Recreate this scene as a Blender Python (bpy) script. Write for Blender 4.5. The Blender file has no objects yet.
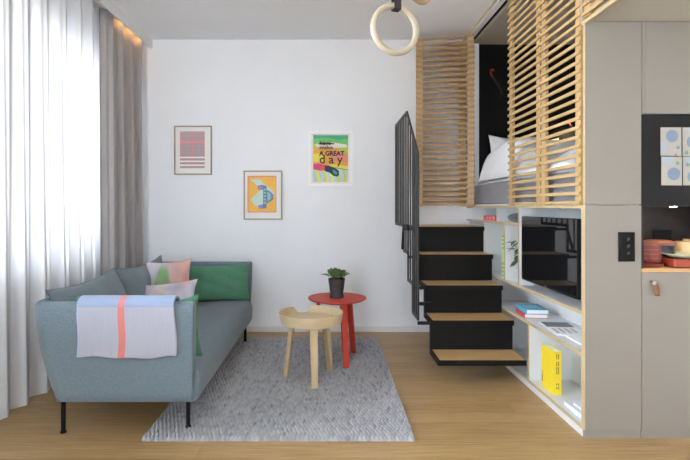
import bpy, math, random
import numpy as np
from mathutils import Vector, Matrix, Euler
R = random.Random(7)
PI = math.pi
scene = bpy.context.scene
COL = scene.collection

# ------------------------------------------------------------------ materials
def lin(c):
    c = c / 255.0
    return c / 12.92 if c <= 0.04045 else ((c + 0.055) / 1.055) ** 2.4
def rgb(r, g, b): return (lin(r), lin(g), lin(b), 1.0)

class NT:
    def __init__(s, name):
        s.m = bpy.data.materials.new(name); s.m.use_nodes = True
        s.t = s.m.node_tree; s.n = s.t.nodes; s.l = s.t.links
        s.b = s.n['Principled BSDF']; s.out = s.n['Material Output']
    def new(s, typ, **kw):
        n = s.n.new(typ)
        for k, v in kw.items(): setattr(n, k, v)
        return n
    def link(s, a, b): s.l.new(a, b)
    def coord(s, which='Object', scale=(1, 1, 1), rot=(0, 0, 0), loc=(0, 0, 0)):
        c = s.new('ShaderNodeTexCoord'); m = s.new('ShaderNodeMapping')
        m.inputs['Scale'].default_value = scale; m.inputs['Rotation'].default_value = rot; m.inputs['Location'].default_value = loc
        s.link(c.outputs[which], m.inputs['Vector']); return m.outputs[0]
    def noise(s, vec, scale, detail=3, rough=.5):
        n = s.new('ShaderNodeTexNoise'); n.inputs['Scale'].default_value = scale; n.inputs['Detail'].default_value = detail
        n.inputs['Roughness'].default_value = rough
        if vec is not None: s.link(vec, n.inputs['Vector'])
        return n.outputs['Fac']
    def ramp(s, fac, stops):
        r = s.new('ShaderNodeValToRGB'); e = r.color_ramp.elements
        while len(e) < len(stops): e.new(0.5)
        for k, (p, c) in enumerate(stops): e[k].position = p; e[k].color = c
        s.link(fac, r.inputs[0]); return r.outputs[0]
    def mix(s, fac, a, b, mode='MIX'):
        m = s.new('ShaderNodeMix', data_type='RGBA', blend_type=mode)
        for sock, v in ((m.inputs[0], fac), (m.inputs[6], a), (m.inputs[7], b)):
            if isinstance(v, (int, float, tuple)): sock.default_value = v
            else: s.link(v, sock)
        return m.outputs[2]
    def math(s, op, a, b=0.0, c=0.0):
        m = s.new('ShaderNodeMath', operation=op)
        for k, v in enumerate((a, b, c)):
            if isinstance(v, (int, float)): m.inputs[k].default_value = v
            else: s.link(v, m.inputs[k])
        return m.outputs[0]
    def bump(s, h, strength, dist=.01):
        b = s.new('ShaderNodeBump'); b.inputs['Strength'].default_value = strength; b.inputs['Distance'].default_value = dist
        s.link(h, b.inputs['Height']); s.link(b.outputs[0], s.b.inputs['Normal'])

def mat(name, c, rough=.6, var=.06, scale=8., bump=0., bscale=None, metal=0., spec=.5, coat=0.):
    t = NT(name); v = t.coord('Object')
    n = t.noise(v, scale)
    lo = tuple(max(0, x * (1 - var)) for x in c[:3]) + (1,); hi = tuple(min(1, x * (1 + var)) for x in c[:3]) + (1,)
    t.link(t.ramp(n, [(.3, lo), (.7, hi)]), t.b.inputs['Base Color'])
    t.b.inputs['Roughness'].default_value = rough; t.b.inputs['Metallic'].default_value = metal
    t.b.inputs['Specular IOR Level'].default_value = spec; t.b.inputs['Coat Weight'].default_value = coat
    if bump: t.bump(t.noise(v, bscale or scale * 6, 4), bump, .004)
    return t.m

def wood(name, c1, c2, axis=0, rough=.45, stretch=14., scale=3.):
    """straight-grained wood, grain along the object axis"""
    t = NT(name); s = [stretch] * 3; s[axis] = 1.0
    v = t.coord('Object', tuple(s))
    n = t.noise(v, scale, 5, .6); n2 = t.noise(v, scale * 6, 2)
    f = t.math('ADD', t.math('MULTIPLY', n, .75), t.math('MULTIPLY', n2, .25))
    t.link(t.ramp(f, [(.3, c1), (.7, c2)]), t.b.inputs['Base Color'])
    t.b.inputs['Roughness'].default_value = rough
    return t.m

def fabric(name, c1, c2, scale=400., rough=.9, bump=.3, sheen=.2):
    t = NT(name); v = t.coord('Object')
    w1 = t.noise(t.coord('Object', (1, 1, 12)), scale / 6, 2); w2 = t.noise(t.coord('Object', (12, 12, 1)), scale / 6, 2)
    f = t.math('MULTIPLY', t.math('ADD', w1, w2), .5)
    t.link(t.ramp(f, [(.36, c1), (.64, c2)]), t.b.inputs['Base Color'])
    t.b.inputs['Roughness'].default_value = rough; t.b.inputs['Sheen Weight'].default_value = sheen
    t.b.inputs['Specular IOR Level'].default_value = .2
    t.bump(f, bump, .002)
    return t.m

M = {}
M['wall'] = mat('white_plaster', rgb(243, 246, 251), .85, .012, 3, .05, 120)
M['ceil'] = mat('ceiling_paint', rgb(238, 240, 244), .9, .012, 2)
M['white'] = mat('white_laminate', rgb(218, 220, 221), .45, .01, 4)
M['white_paint'] = mat('white_gloss_paint', rgb(232, 233, 235), .35, .01, 4)
M['beige'] = mat('beige_laminate', rgb(137, 130, 122), .55, .012, 5)
M['beige_dark'] = mat('beige_loft_paint', rgb(168, 160, 146), .8, .015, 3)
M['black'] = mat('black_powder_coat', rgb(13, 12, 12), .65, .05, 30, spec=.25)
M['black_wall'] = mat('black_panel', rgb(12, 12, 12), .7, .05, 6, spec=.2)
M['black_front'] = mat('black_laminate', rgb(15, 13, 12), .55, .03, 10, spec=.3)
M['rail_metal'] = mat('dark_steel', rgb(28, 28, 31), .45, .05, 20)
M['brown_dark'] = mat('dark_brown_laminate', rgb(34, 23, 21), .5, .08, 6)
M['ply'] = wood('birch_ply_edge', rgb(182, 160, 120), rgb(200, 180, 142), 1)
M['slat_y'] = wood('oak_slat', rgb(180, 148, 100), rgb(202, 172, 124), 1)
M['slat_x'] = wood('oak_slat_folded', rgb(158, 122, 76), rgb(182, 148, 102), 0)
M['slat_z'] = wood('oak_stile', rgb(178, 144, 96), rgb(200, 170, 122), 2)
M['tread'] = wood('oiled_oak_tread', rgb(192, 152, 100), rgb(216, 180, 128), 0, .4)
M['top_wood'] = wood('worktop_oak', rgb(186, 142, 92), rgb(206, 166, 116), 0, .5)
M['ash'] = wood('pale_ash', rgb(196, 176, 140), rgb(210, 191, 156), 0, .4, 10)
M['ash_leg'] = wood('pale_ash_leg', rgb(186, 162, 124), rgb(202, 180, 142), 2, .4, 10)
M['red'] = mat('red_lacquer', rgb(198, 66, 50), .5, .04, 12, spec=.3)
M['ring'] = wood('ring_beech', rgb(158, 146, 128), rgb(174, 162, 144), 0, .4, 5)
M['ring_b'] = wood('ring_beech_shaded', rgb(150, 124, 92), rgb(168, 142, 108), 0, .4, 5)  # same beech, with shade put into a darker tone
M['strap'] = mat('black_webbing', rgb(34, 34, 40), .8, .1, 200)
M['sofa'] = fabric('teal_grey_wool', rgb(94, 110, 120), rgb(120, 135, 146))
M['sofa_d'] = fabric('teal_grey_wool_cushion', rgb(96, 111, 121), rgb(120, 134, 144))
M['piping'] = mat('teal_piping', rgb(98, 114, 123), .8)
M['green'] = fabric('green_wool', rgb(72, 124, 96), rgb(96, 148, 120))
M['curtain'] = fabric('grey_curtain_cloth', rgb(162, 159, 159), rgb(177, 174, 175), 500, .9, .1)
M['bedgrey'] = fabric('grey_bed_fabric', rgb(124, 122, 126), rgb(148, 146, 150), 300)
M['linen'] = mat('white_bed_linen', rgb(236, 238, 242), .9, .02, 10, .15, 30)
M['linen_lamplit'] = mat('lamplit_bed_linen', rgb(236, 214, 190), .9, .02, 10, .15, 30)  # warm lamp light put into the linen colour
M['pot'] = mat('anthracite_clay', rgb(60, 58, 64), .7, .1, 30, .2, 90)
M['soil'] = mat('dark_soil', rgb(48, 38, 30), .95, .3, 120, .6, 200)
M['leaf'] = mat('green_leaf', rgb(84, 122, 74), .4, .3, 60)
M['leaf2'] = mat('dark_leaf', rgb(50, 84, 48), .45, .3, 60)
M['stem'] = mat('plant_stem', rgb(84, 84, 50), .7)
M['leather'] = mat('tan_leather', rgb(128, 84, 54), .6, .12, 60, .2)
M['steel'] = mat('brushed_steel', rgb(170, 168, 164), .35, .05, 40, 0, None, 1.)
M['oakframe'] = wood('grey_oak_frame', rgb(150, 138, 120), rgb(176, 164, 144), 2, .6)
M['mount'] = mat('white_mount_card', rgb(240, 239, 237), .8, .005)
M['whiteframe'] = mat('white_frame', rgb(250, 249, 252), .4, .01)
M['paper'] = mat('white_paper', rgb(240, 240, 240), .8, .01)
M['ink'] = mat('black_ink', rgb(34, 34, 36), .7)
M['ink_grey'] = mat('grey_ink', rgb(120, 120, 124), .7)
def flat(name, r, g, b, rough=.6): 
    if name not in M: M[name] = mat(name, rgb(r, g, b), rough, .03, 20)
    return M[name]

# --- floor: narrow bamboo boards running across the room
t = NT('bamboo_floor'); v = t.coord('Object')
br = t.new('ShaderNodeTexBrick'); t.link(v, br.inputs['Vector'])
br.offset = .37; br.inputs['Scale'].default_value = 1.; br.inputs['Brick Width'].default_value = 1.9; br.inputs['Row Height'].default_value = .14
br.inputs['Mortar Size'].default_value = .0012; br.inputs['Mortar Smooth'].default_value = .1
br.inputs['Color1'].default_value = (.25, .25, .25, 1); br.inputs['Color2'].default_value = (.75, .75, .75, 1); br.inputs['Mortar'].default_value = (.0, .0, .0, 1)
n1 = t.noise(t.coord('Object', (1.2, 34, 1)), 2.2, 4, .65); n2 = t.noise(t.coord('Object', (3, 130, 1)), 2., 3)
f = t.math('ADD', t.math('ADD', t.math('MULTIPLY', n1, .55), t.math('MULTIPLY', n2, .3)), t.math('MULTIPLY', br.outputs['Color'], .15))
c = t.ramp(f, [(.36, rgb(146, 114, 70)), (.5, rgb(172, 141, 95)), (.64, rgb(193, 163, 118))])
c = t.mix(t.math('MULTIPLY', br.outputs['Fac'], .45), c, rgb(120, 86, 54))
t.link(c, t.b.inputs['Base Color'])
t.link(t.math('ADD', t.math('MULTIPLY', n1, .2), .28), t.b.inputs['Roughness']); t.b.inputs['Specular IOR Level'].default_value = .4
M['floor'] = t.m

# --- sheer voile: part open weave, part translucent yarn
t = NT('sheer_voile')
tr = t.new('ShaderNodeBsdfTransparent'); tl = t.new('ShaderNodeBsdfTranslucent'); df = t.new('ShaderNodeBsdfDiffuse')
tl.inputs[0].default_value = (.90, .90, .91, 1); df.inputs[0].default_value = (.90, .90, .915, 1)
m1 = t.new('ShaderNodeMixShader'); m1.inputs[0].default_value = .66; t.link(tl.outputs[0], m1.inputs[1]); t.link(df.outputs[0], m1.inputs[2])
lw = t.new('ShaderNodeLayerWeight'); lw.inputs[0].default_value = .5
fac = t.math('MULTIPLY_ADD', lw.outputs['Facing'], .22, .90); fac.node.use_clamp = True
m2 = t.new('ShaderNodeMixShader'); fold_shade = t.ramp(lw.outputs['Facing'], [(.06, (.60, .60, .61, 1)), (.36, (.17, .17, .175, 1)), (.66, (.05, .05, .052, 1))])   # darker by view angle: fold shade painted in, where cloth layers gather
t.link(fold_shade, tl.inputs[0]); t.link(fac, m2.inputs[0]); t.link(tr.outputs[0], m2.inputs[1]); t.link(m1.outputs[0], m2.inputs[2])
t.link(m2.outputs[0], t.out.inputs[0]); M['sheer'] = t.m

# --- thin window glass
t = NT('window_glass')
tr = t.new('ShaderNodeBsdfTransparent'); gl = t.new('ShaderNodeBsdfGlossy'); gl.inputs['Roughness'].default_value = .02
fr = t.new('ShaderNodeFresnel'); fr.inputs[0].default_value = 1.45
m1 = t.new('ShaderNodeMixShader'); t.link(fr.outputs[0], m1.inputs[0]); t.link(tr.outputs[0], m1.inputs[1]); t.link(gl.outputs[0], m1.inputs[2])
t.link(m1.outputs[0], t.out.inputs[0]); M['glass'] = t.m

def emit(name, c, s):
    t = NT(name); t.b.inputs['Base Color'].default_value = c; t.b.inputs['Emission Color'].default_value = c; t.b.inputs['Emission Strength'].default_value = s
    return t.m
M['led'] = emit('warm_led', (1, .56, .2, 1), 3.0)
M['spot'] = emit('warm_spot', (1, .75, .45, 1), 30.)

# --- TV glass
t = NT('tv_glass'); t.b.inputs['Base Color'].default_value = (.006, .006, .007, 1); t.b.inputs['Roughness'].default_value = .03
t.b.inputs['Specular IOR Level'].default_value = .9; M['tv'] = t.m

# --- rug yarn: shade varies from yarn bead to yarn bead
t = NT('rug_wool'); a = t.new('ShaderNodeVertexColor', layer_name='yarn')
n = t.noise(t.coord('Object', (90, 200, 60)), 3., 2)
t.link(t.mix(t.math('MULTIPLY', n, .3), a.outputs[0], rgb(120, 120, 126)), t.b.inputs['Base Color']); t.b.inputs['Roughness'].default_value = .95
t.b.inputs['Specular IOR Level'].default_value = .1; t.b.inputs['Sheen Weight'].default_value = .3; M['rug'] = t.m

# --- throw blanket (woven bands laid out along its own cloth coordinates: u across, v from the outer hem up)
t = NT('throw_cloth'); uv = t.new('ShaderNodeUVMap'); sp = t.new('ShaderNodeSeparateXYZ'); t.link(uv.outputs[0], sp.inputs[0])
U_, V_ = sp.outputs[0], sp.outputs[1]
def band(t, s, a, b):
    return t.math('MULTIPLY', t.math('GREATER_THAN', s, a), t.math('LESS_THAN', s, b))
wv = t.math('SINE', t.math('MULTIPLY', U_, 300.)); wh = t.math('SINE', t.math('MULTIPLY', V_, 300.))
fine = t.math('MULTIPLY_ADD', t.math('ADD', wv, wh), .18, .5)
mp = t.new('ShaderNodeMapping'); mp.inputs['Scale'].default_value = (26, 2, 1); t.link(uv.outputs[0], mp.inputs[0])
nz = t.noise(mp.outputs[0], 2.0, 3)
base = t.mix(t.math('MULTIPLY_ADD', nz, .6, t.math('MULTIPLY', fine, .3)), rgb(168, 168, 180), rgb(148, 152, 168))
blue = t.mix(fine, rgb(128, 145, 174), rgb(146, 161, 187))
c = t.mix(band(t, V_, .53, 1.1), base, blue)
coral = t.mix(t.math('MULTIPLY_ADD', band(t, V_, .53, 1.1), .55, t.math('MULTIPLY', fine, .35)), rgb(196, 114, 104), rgb(188, 132, 138))
c = t.mix(band(t, U_, .425, .495), c, coral)
c = t.mix(t.math('LESS_THAN', U_, .012), c, rgb(150, 170, 210))
t.link(c, t.b.inputs['Base Color']); t.b.inputs['Roughness'].default_value = .95; t.b.inputs['Sheen Weight'].default_value = .3
t.bump(fine, .4, .002); M['throw'] = t.m

# --- printed cushion: soft blots of colour
def blotmat(name, seed, cols):
    t = NT(name); v = t.coord('Object', (1, 1, 1), (0, 0, 0), (seed, seed * .7, 0))
    n = t.noise(v, 4.5, 1.5); n2 = t.noise(v, 9., 1)
    f = t.math('ADD', t.math('MULTIPLY', n, .8), t.math('MULTIPLY', n2, .2))
    st = [(.28 + .44 * k / (len(cols) - 1), c) for k, c in enumerate(cols)]
    t.link(t.ramp(f, st), t.b.inputs['Base Color']); t.b.inputs['Roughness'].default_value = .9
    t.bump(t.noise(t.coord('Object'), 300, 2), .15, .002); return t.m
M['blot2'] = blotmat('printed_linen_small', 3.3, [rgb(196, 180, 190), rgb(196, 206, 192), rgb(212, 198, 196), rgb(178, 178, 200), rgb(208, 168, 156)])
# large printed cushion: lilac left, green pear-like blot, rose right
t = NT('printed_linen'); cc = t.coord('Object'); sp = t.new('ShaderNodeSeparateXYZ'); t.link(cc, sp.inputs[0])
x, y = sp.outputs[0], sp.outputs[1]
nn = t.noise(cc, 7., 2)
left = t.mix(nn, rgb(206, 194, 204), rgb(186, 178, 190)); right = t.mix(nn, rgb(206, 164, 152), rgb(190, 150, 144))
c = t.mix(t.math('MULTIPLY_ADD', x, 6., .5), left, right)
yy = t.math('SUBTRACT', .20, y); wdt = t.math('MULTIPLY_ADD', yy, .26, .040)
dx = t.math('ABSOLUTE', t.math('ADD', x, .025))
g1 = t.math('MULTIPLY', t.math('SUBTRACT', wdt, dx), 40.); g1.node.use_clamp = True
g2 = t.math('MULTIPLY', t.math('SUBTRACT', .205, y), 14.); g2.node.use_clamp = True
g = t.math('MULTIPLY', t.math('MULTIPLY', g1, g2), .92)
c = t.mix(g, c, t.mix(t.math('MULTIPLY_ADD', y, 3., .5), rgb(156, 162, 144), rgb(112, 166, 100)))
t.link(c, t.b.inputs['Base Color']); t.b.inputs['Roughness'].default_value = .9; M['blot1'] = t.m

# --- woven check print
t = NT('check_print'); cc = t.new('ShaderNodeTexCoord'); sp = t.new('ShaderNodeSeparateXYZ'); t.link(cc.outputs['Generated'], sp.inputs[0])
x, z = sp.outputs[0], sp.outputs[2]
cx = t.math('MULTIPLY_ADD', t.math('COSINE', t.math('MULTIPLY', x, 12.6)), .5, .5)
base = t.mix(cx, rgb(164, 148, 152), rgb(196, 134, 140))
gx = t.math('GREATER_THAN', t.math('SINE', t.math('MULTIPLY', x, 130.)), .55); gz = t.math('GREATER_THAN', t.math('SINE', t.math('MULTIPLY', z, 170.)), .45)
c = t.mix(t.math('MULTIPLY', t.math('MAXIMUM', gx, gz), .42), base, rgb(214, 204, 206))
c = t.mix(t.math('MULTIPLY', band(t, z, .69, .76), .7), c, rgb(236, 150, 160))
w = t.math('MULTIPLY', t.math('LESS_THAN', z, .34), t.math('GREATER_THAN', t.math('SINE', t.math('MULTIPLY_ADD', z, 62., 1.0)), .25))
c = t.mix(w, c, rgb(246, 238, 238))
t.link(c, t.b.inputs['Base Color']); M['check'] = t.m

# ------------------------------------------------------------------ mesh builder
class MB:
    def __init__(s): s.v = []; s.f = []; s.mi = []; s.uv = None; s.k = 0
    def add(s, vs, fs, mi=None):
        o = len(s.v); s.v += [tuple(p) for p in vs]; s.f += [tuple(i + o for i in q) for q in fs]
        s.mi += [s.k if mi is None else mi] * len(fs); return s
    def box(s, x0, x1, y0, y1, z0, z1, rot=None, mi=None):
        x0, x1 = sorted((x0, x1)); y0, y1 = sorted((y0, y1)); z0, z1 = sorted((z0, z1))
        vs = [Vector(p) for p in ((x0, y0, z0), (x1, y0, z0), (x1, y1, z0), (x0, y1, z0), (x0, y0, z1), (x1, y0, z1), (x1, y1, z1), (x0, y1, z1))]
        if rot is not None: vs = [rot @ p for p in vs]
        return s.add(vs, [(0, 3, 2, 1), (4, 5, 6, 7), (0, 1, 5, 4), (1, 2, 6, 5), (2, 3, 7, 6), (3, 0, 4, 7)], mi)
    def bar(s, p, q, w, h=None, up=(0, 0, 1), mi=None):
        """rectangular bar from p to q; w across, h along up"""
        p, q = Vector(p), Vector(q); h = w if h is None else h
        d = (q - p).normalized(); u = Vector(up); a = d.cross(u)
        if a.length < 1e-4: a = d.cross(Vector((1, 0, 0)))
        a.normalize(); b = a.cross(d).normalized()
        vs = [c + a * (w / 2 * i) + b * (h / 2 * j) for c in (p, q) for i, j in ((-1, -1), (1, -1), (1, 1), (-1, 1))]
        return s.add(vs, [(0, 1, 2, 3), (7, 6, 5, 4), (0, 4, 5, 1), (1, 5, 6, 2), (2, 6, 7, 3), (3, 7, 4, 0)], mi)
    def tube(s, pts, r, n=10, closed=False, caps=True, mi=None):
        P = [Vector(p) for p in pts]; N = len(P); rr = r if isinstance(r, (list, tuple)) else [r] * N
        vs = []; fs = []; prev = None
        for i in range(N):
            a = P[(i - 1) % N] if (closed or i > 0) else P[i]; b = P[(i + 1) % N] if (closed or i < N - 1) else P[i]
            d = (b - a).normalized()
            if prev is None:
                u = d.cross(Vector((0, 0, 1)));
                if u.length < 1e-3: u = d.cross(Vector((1, 0, 0)))
            else: u = prev - d * prev.dot(d)
            u.normalize(); prev = u; w = d.cross(u)
            vs += [P[i] + (u * math.cos(2 * PI * k / n) + w * math.sin(2 * PI * k / n)) * rr[i] for k in range(n)]
        for i in range(N if closed else N - 1):
            j = (i + 1) % N
            fs += [(i * n + k, i * n + (k + 1) % n, j * n + (k + 1) % n, j * n + k) for k in range(n)]
        if caps and not closed: fs += [tuple(range(n - 1, -1, -1)), tuple((N - 1) * n + k for k in range(n))]
        return s.add(vs, fs, mi)
    def lathe(s, c, prof, n=40, mi=None, closed=False):
        """prof = [(r, z)...] about a vertical axis through c"""
        vs = []; fs = []; m = len(prof)
        for k in range(n):
            a = 2 * PI * k / n
            vs += [(c[0] + r * math.cos(a), c[1] + r * math.sin(a), c[2] + z) for r, z in prof]
        for k in range(n):
            j = (k + 1) % n
            fs += [(k * m + i, j * m + i, j * m + i + 1, k * m + i + 1) for i in range(m - 1)]
        if not closed:
            if prof[0][0] > 1e-5: fs.append(tuple(k * m for k in range(n - 1, -1, -1)))
            if prof[-1][0] > 1e-5: fs.append(tuple(k * m + m - 1 for k in range(n)))
        else: fs += [(k * m + m - 1, ((k + 1) % n) * m + m - 1, ((k + 1) % n) * m, k * m) for k in range(n)]
        return s.add(vs, fs, mi)
    def prism(s, pts, dvec, mi=None):
        """polygon (3-D points) pushed along dvec"""
        n = len(pts); d = Vector(dvec); P = [Vector(p) for p in pts]
        vs = P + [p + d for p in P]
        fs = [tuple(range(n)), tuple(range(2 * n - 1, n - 1, -1))] + [(i, i + n, (i + 1) % n + n, (i + 1) % n) for i in range(n)]
        return s.add(vs, fs, mi)
    def grid(s, fn, nu, nv, closed_u=False, mi=None):
        vs = [fn(i / (nu if closed_u else nu - 1), j / (nv - 1)) for i in range(nu) for j in range(nv)]
        fs = []
        for i in range(nu if closed_u else nu - 1):
            k = (i + 1) % nu
            fs += [(i * nv + j, k * nv + j, k * nv + j + 1, i * nv + j + 1) for j in range(nv - 1)]
        return s.add(vs, fs, mi)
    def build(s, name, m, parent=None, smooth=False, bevel=0., seg=2, loc=None, local=False, sub=0, angle=40, solid=0., weld=False):
        me = bpy.data.meshes.new(name)
        ms = m if isinstance(m, (list, tuple)) else [m]
        vs = [Vector(p) for p in s.v]
        if parent is not None: off = Vector((0, 0, 0)) if local else ORG[parent.name]
        elif loc is not None: off = Vector(loc) if not local else Vector((0, 0, 0))
        else:
            xs = [p.x for p in vs]; ys = [p.y for p in vs]; zs = [p.z for p in vs]
            off = Vector(((min(xs) + max(xs)) / 2, (min(ys) + max(ys)) / 2, min(zs)))
        me.from_pydata([tuple(p - off) for p in vs], [], s.f)
        for x in ms: me.materials.append(x)
        if len(ms) > 1:
            for p, k in zip(me.polygons, s.mi): p.material_index = k
        bm = __import__('bmesh').new(); bm.from_mesh(me)
        if weld: __import__('bmesh').ops.remove_doubles(bm, verts=bm.verts, dist=1e-5)
        __import__('bmesh').ops.recalc_face_normals(bm, faces=bm.faces)
        if smooth:
            for e in bm.edges:
                if len(e.link_faces) == 2 and e.calc_face_angle(0) > math.radians(38): e.smooth = False
        bm.to_mesh(me); bm.free()
        o = bpy.data.objects.new(name, me); COL.objects.link(o)
        if parent is not None: o.parent = parent; ORG[o.name] = ORG[parent.name]
        else:
            o.location = loc if loc is not None else off; ORG[o.name] = Vector(o.location)
        if smooth:
            for p in me.polygons: p.use_smooth = True
        if solid:
            d = o.modifiers.new('solid', 'SOLIDIFY'); d.thickness = solid; d.offset = 0
        if bevel:
            b = o.modifiers.new('bevel', 'BEVEL'); b.width = bevel; b.segments = seg; b.limit_method = 'ANGLE'; b.angle_limit = math.radians(angle)
        if sub:
            d = o.modifiers.new('sub', 'SUBSURF'); d.levels = sub; d.render_levels = sub
        return o
ORG = {}
def tag(o, label=None, cat=None, group=None, kind=None):
    for k, v in (('label', label), ('category', cat), ('group', group), ('kind', kind)):
        if v: o[k] = v
    return o
def thing(name, label, cat, loc, group=None, rz=0.):
    o = bpy.data.objects.new(name, None); COL.objects.link(o); o.location = loc; o.rotation_euler = (0, 0, rz); o.empty_display_size = .1
    ORG[o.name] = Vector(loc); return tag(o, label, cat, group)
def struct(o): o['kind'] = 'structure'; return o
def box(name, m, parent, x0, x1, y0, y1, z0, z1, bevel=0., **kw):
    return MB().box(x0, x1, y0, y1, z0, z1).build(name, m, parent, bevel=bevel, **kw)
def dup(o, loc=None, parent=None):
    c = o.copy(); COL.objects.link(c); c.parent = parent
    if loc is not None: c.location = loc
    ORG[c.name] = Vector(c.location) if parent is None else ORG[parent.name]
    for ch in list(o.children): dup(ch, None, c)
    return c
def text_into(mb, s, size, org, bold=0., mi=None, sx=1., right=(1, 0, 0), up=(0, 0, 1), depth=.0006):
    """lettering as a thin mesh, laid from org along right/up, in front of normal"""
    cu = bpy.data.curves.new('txt', 'FONT'); cu.body = s; cu.size = size; cu.extrude = depth / 2; cu.offset = bold; cu.resolution_u = 3
    ob = bpy.data.objects.new('txt', cu); COL.objects.link(ob)
    dg = bpy.context.evaluated_depsgraph_get(); me = bpy.data.meshes.new_from_object(ob.evaluated_get(dg))
    r, u = Vector(right), Vector(up); n = r.cross(u)
    mb.add([Vector(org) + r * (v.co.x * sx) + u * v.co.y + n * v.co.z for v in me.vertices], [tuple(p.vertices) for p in me.polygons], mi)
    bpy.data.objects.remove(ob); bpy.data.meshes.remove(me); bpy.data.curves.remove(cu)

# ------------------------------------------------------------------ dimensions (metres; camera looks along +Y from 0,0)
YB = 5.08; XL = -2.25; XR = 2.95; YR = -2.6; ZC = 3.09
UX = 1.456            # front plane of the shelf unit
FY = 2.73             # front plane of the kitchen cabinets

# ------------------------------------------------------------------ setting
struct(MB().box(XL - .3, XR + .2, YR - .2, YB + .2, -.12, 0).build('floor', M['floor'], loc=(0, 0, 0)))
struct(MB().box(XL - .3, XR + .2, YR - .2, YB + .2, ZC, ZC + .15).build('ceiling', M['ceil']))
struct(MB().box(XL - .3, XR + .2, YB, YB + .2, 0, ZC).build('wall_back', M['wall']))
RX0, RX1, RZ0, RZ1 = -1.9, -.7, .1, 2.9  # unseen rear window, added to light the room from behind the camera
struct(MB().box(XL - .3, XR + .2, YR - .2, YR, 0, RZ0).box(XL - .3, XR + .2, YR - .2, YR, RZ1, ZC).box(XL - .3, RX0, YR - .2, YR, RZ0, RZ1).box(RX1, XR + .2, YR - .2, YR, RZ0, RZ1).build('wall_rear', M['wall']))
w = struct(MB().box(RX0, RX1, YR - .16, YR - .08, RZ0, RZ0 + .06).box(RX0, RX1, YR - .16, YR - .08, RZ1 - .06, RZ1)
           .box(RX0, RX0 + .06, YR - .16, YR - .08, RZ0, RZ1).box(RX1 - .06, RX1, YR - .16, YR - .08, RZ0, RZ1).build('window_3', M['white_paint']))
for xx in (-1.3,): box('mullion', M['white_paint'], w, xx - .05, xx + .05, YR - .16, YR - .08, RZ0 + .06, RZ1 - .06)
box('pane', M['glass'], w, RX0 + .06, RX1 - .06, YR - .125, YR - .12, RZ0 + .06, RZ1 - .06)
struct(MB().box(XR, XR + .2, YR, YB, 0, ZC).build('wall_right', M['wall']))
WIN = [(.95, 4.58, .93, 2.71, (2.62,)), (-2.4, .70, .10, 2.90, (-1.4, -.4))]     # the curtained window, and unseen tall glazing added for its light
zs = MB().box(XL - .3, XL, YR, -2.4, 0, ZC).box(XL - .3, XL, .70, .95, 0, ZC).box(XL - .3, XL, 4.58, YB, 0, ZC)
for a, b, z0, z1, _m in WIN: zs.box(XL - .3, XL, a, b, 0, z0).box(XL - .3, XL, a, b, z1, ZC)
struct(zs.build('wall_left', M['wall']))
for k, (a, b, z0, z1, ml) in enumerate(WIN):
    w = struct(MB().box(XL - .22, XL - .14, a, b, z0, z0 + .06).box(XL - .22, XL - .14, a, b, z1 - .06, z1)
               .box(XL - .22, XL - .14, a, a + .06, z0, z1).box(XL - .22, XL - .14, b - .06, b, z0, z1).build('window_%d' % (k + 1), M['white_paint']))
    for yy in ml: box('mullion', M['white_paint'], w, XL - .22, XL - .14, yy - .05, yy + .05, z0 + .06, z1 - .06)
    box('pane', M['glass'], w, XL - .185, XL - .18, a + .06, b - .06, z0 + .06, z1 - .06)
    box('window_sill', M['white_paint'], w, XL - .14, XL + .03, a - .03, b + .03, z0 - .03, z0)
struct(box('baseboard_back', M['white_paint'], None, XL, UX, YB - .014, YB, 0, .062, .002))
struct(box('baseboard_left', M['white_paint'], None, XL, XL + .014, YR, YB - .014, 0, .062, .002))

# loft shell
struct(MB().box(UX + .05, XR, 2.76, YB, 1.3315, 1.348).build('floor_loft', M['white']))
struct(MB().box(UX + .06, XR, 2.76, YB, 3.03, ZC).build('ceiling_loft', M['beige_dark']))
struct(MB().box(UX + .06, XR, YB - .03, YB, 1.348, 3.03).build('wall_loft', M['black_wall']))
struct(MB().box(UX - .012, 1.568, YB - .06, YB, 1.348, 3.03).build('trim_1', M['white_paint']))          # pale jamb at the end of the loft opening
struct(MB().box(UX, XR, FY + .03, FY + .05, 2.375, ZC).box(UX + .03, XR, FY + .03, FY + .05, 1.348, 2.375).build('wall_front', M['beige_dark']))
# lowered kitchen ceiling with its timber edge
k = struct(MB().box(UX + .03, XR, YR, FY + .03, 2.378, ZC).build('ceiling_kitchen', mat('kitchen_soffit_paint', rgb(172, 166, 152), .8, .01, 4)))
struct(MB().box(UX - .004, UX + .008, YR, FY + .03, 2.364, 2.384).build('trim_2', M['ply']))

# ------------------------------------------------------------------ camera
cam = bpy.data.cameras.new('camera'); co = bpy.data.objects.new('camera', cam); COL.objects.link(co)
co.location = (0, 0, 1.32); co.rotation_euler = (PI / 2, 0, 0)
cam.sensor_width = 36; cam.lens = 480 / 690 * 36; cam.shift_x = (345 - 329) / 690; cam.shift_y = -(230 - 207) / 690
scene.camera = co

# ------------------------------------------------------------------ curtains, pelmet
PX = -1.866
pel = thing('curtain_pelmet', 'white boxed pelmet along the ceiling above the curtains', 'pelmet', (PX, 2, 3.0))
box('fascia', M['white_paint'], pel, PX - .02, PX, YR, YB, 2.995, ZC, .002)
box('led_strip', M['led'], pel, PX - .05, PX - .03, 4.35, 4.92, 3.062, 3.068)
tr_ = thing('curtain_track', 'white double curtain track under the ceiling behind the pelmet', 'curtain track', (-1.98, 2, 3.05))
box('sheer_rail', M['white_paint'], tr_, -2.05, -2.02, YR, YB - .02, 3.06, ZC, .002)
box('drape_rail', M['white_paint'], tr_, -1.95, -1.92, YR, YB - .02, 3.06, ZC, .002)

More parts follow.
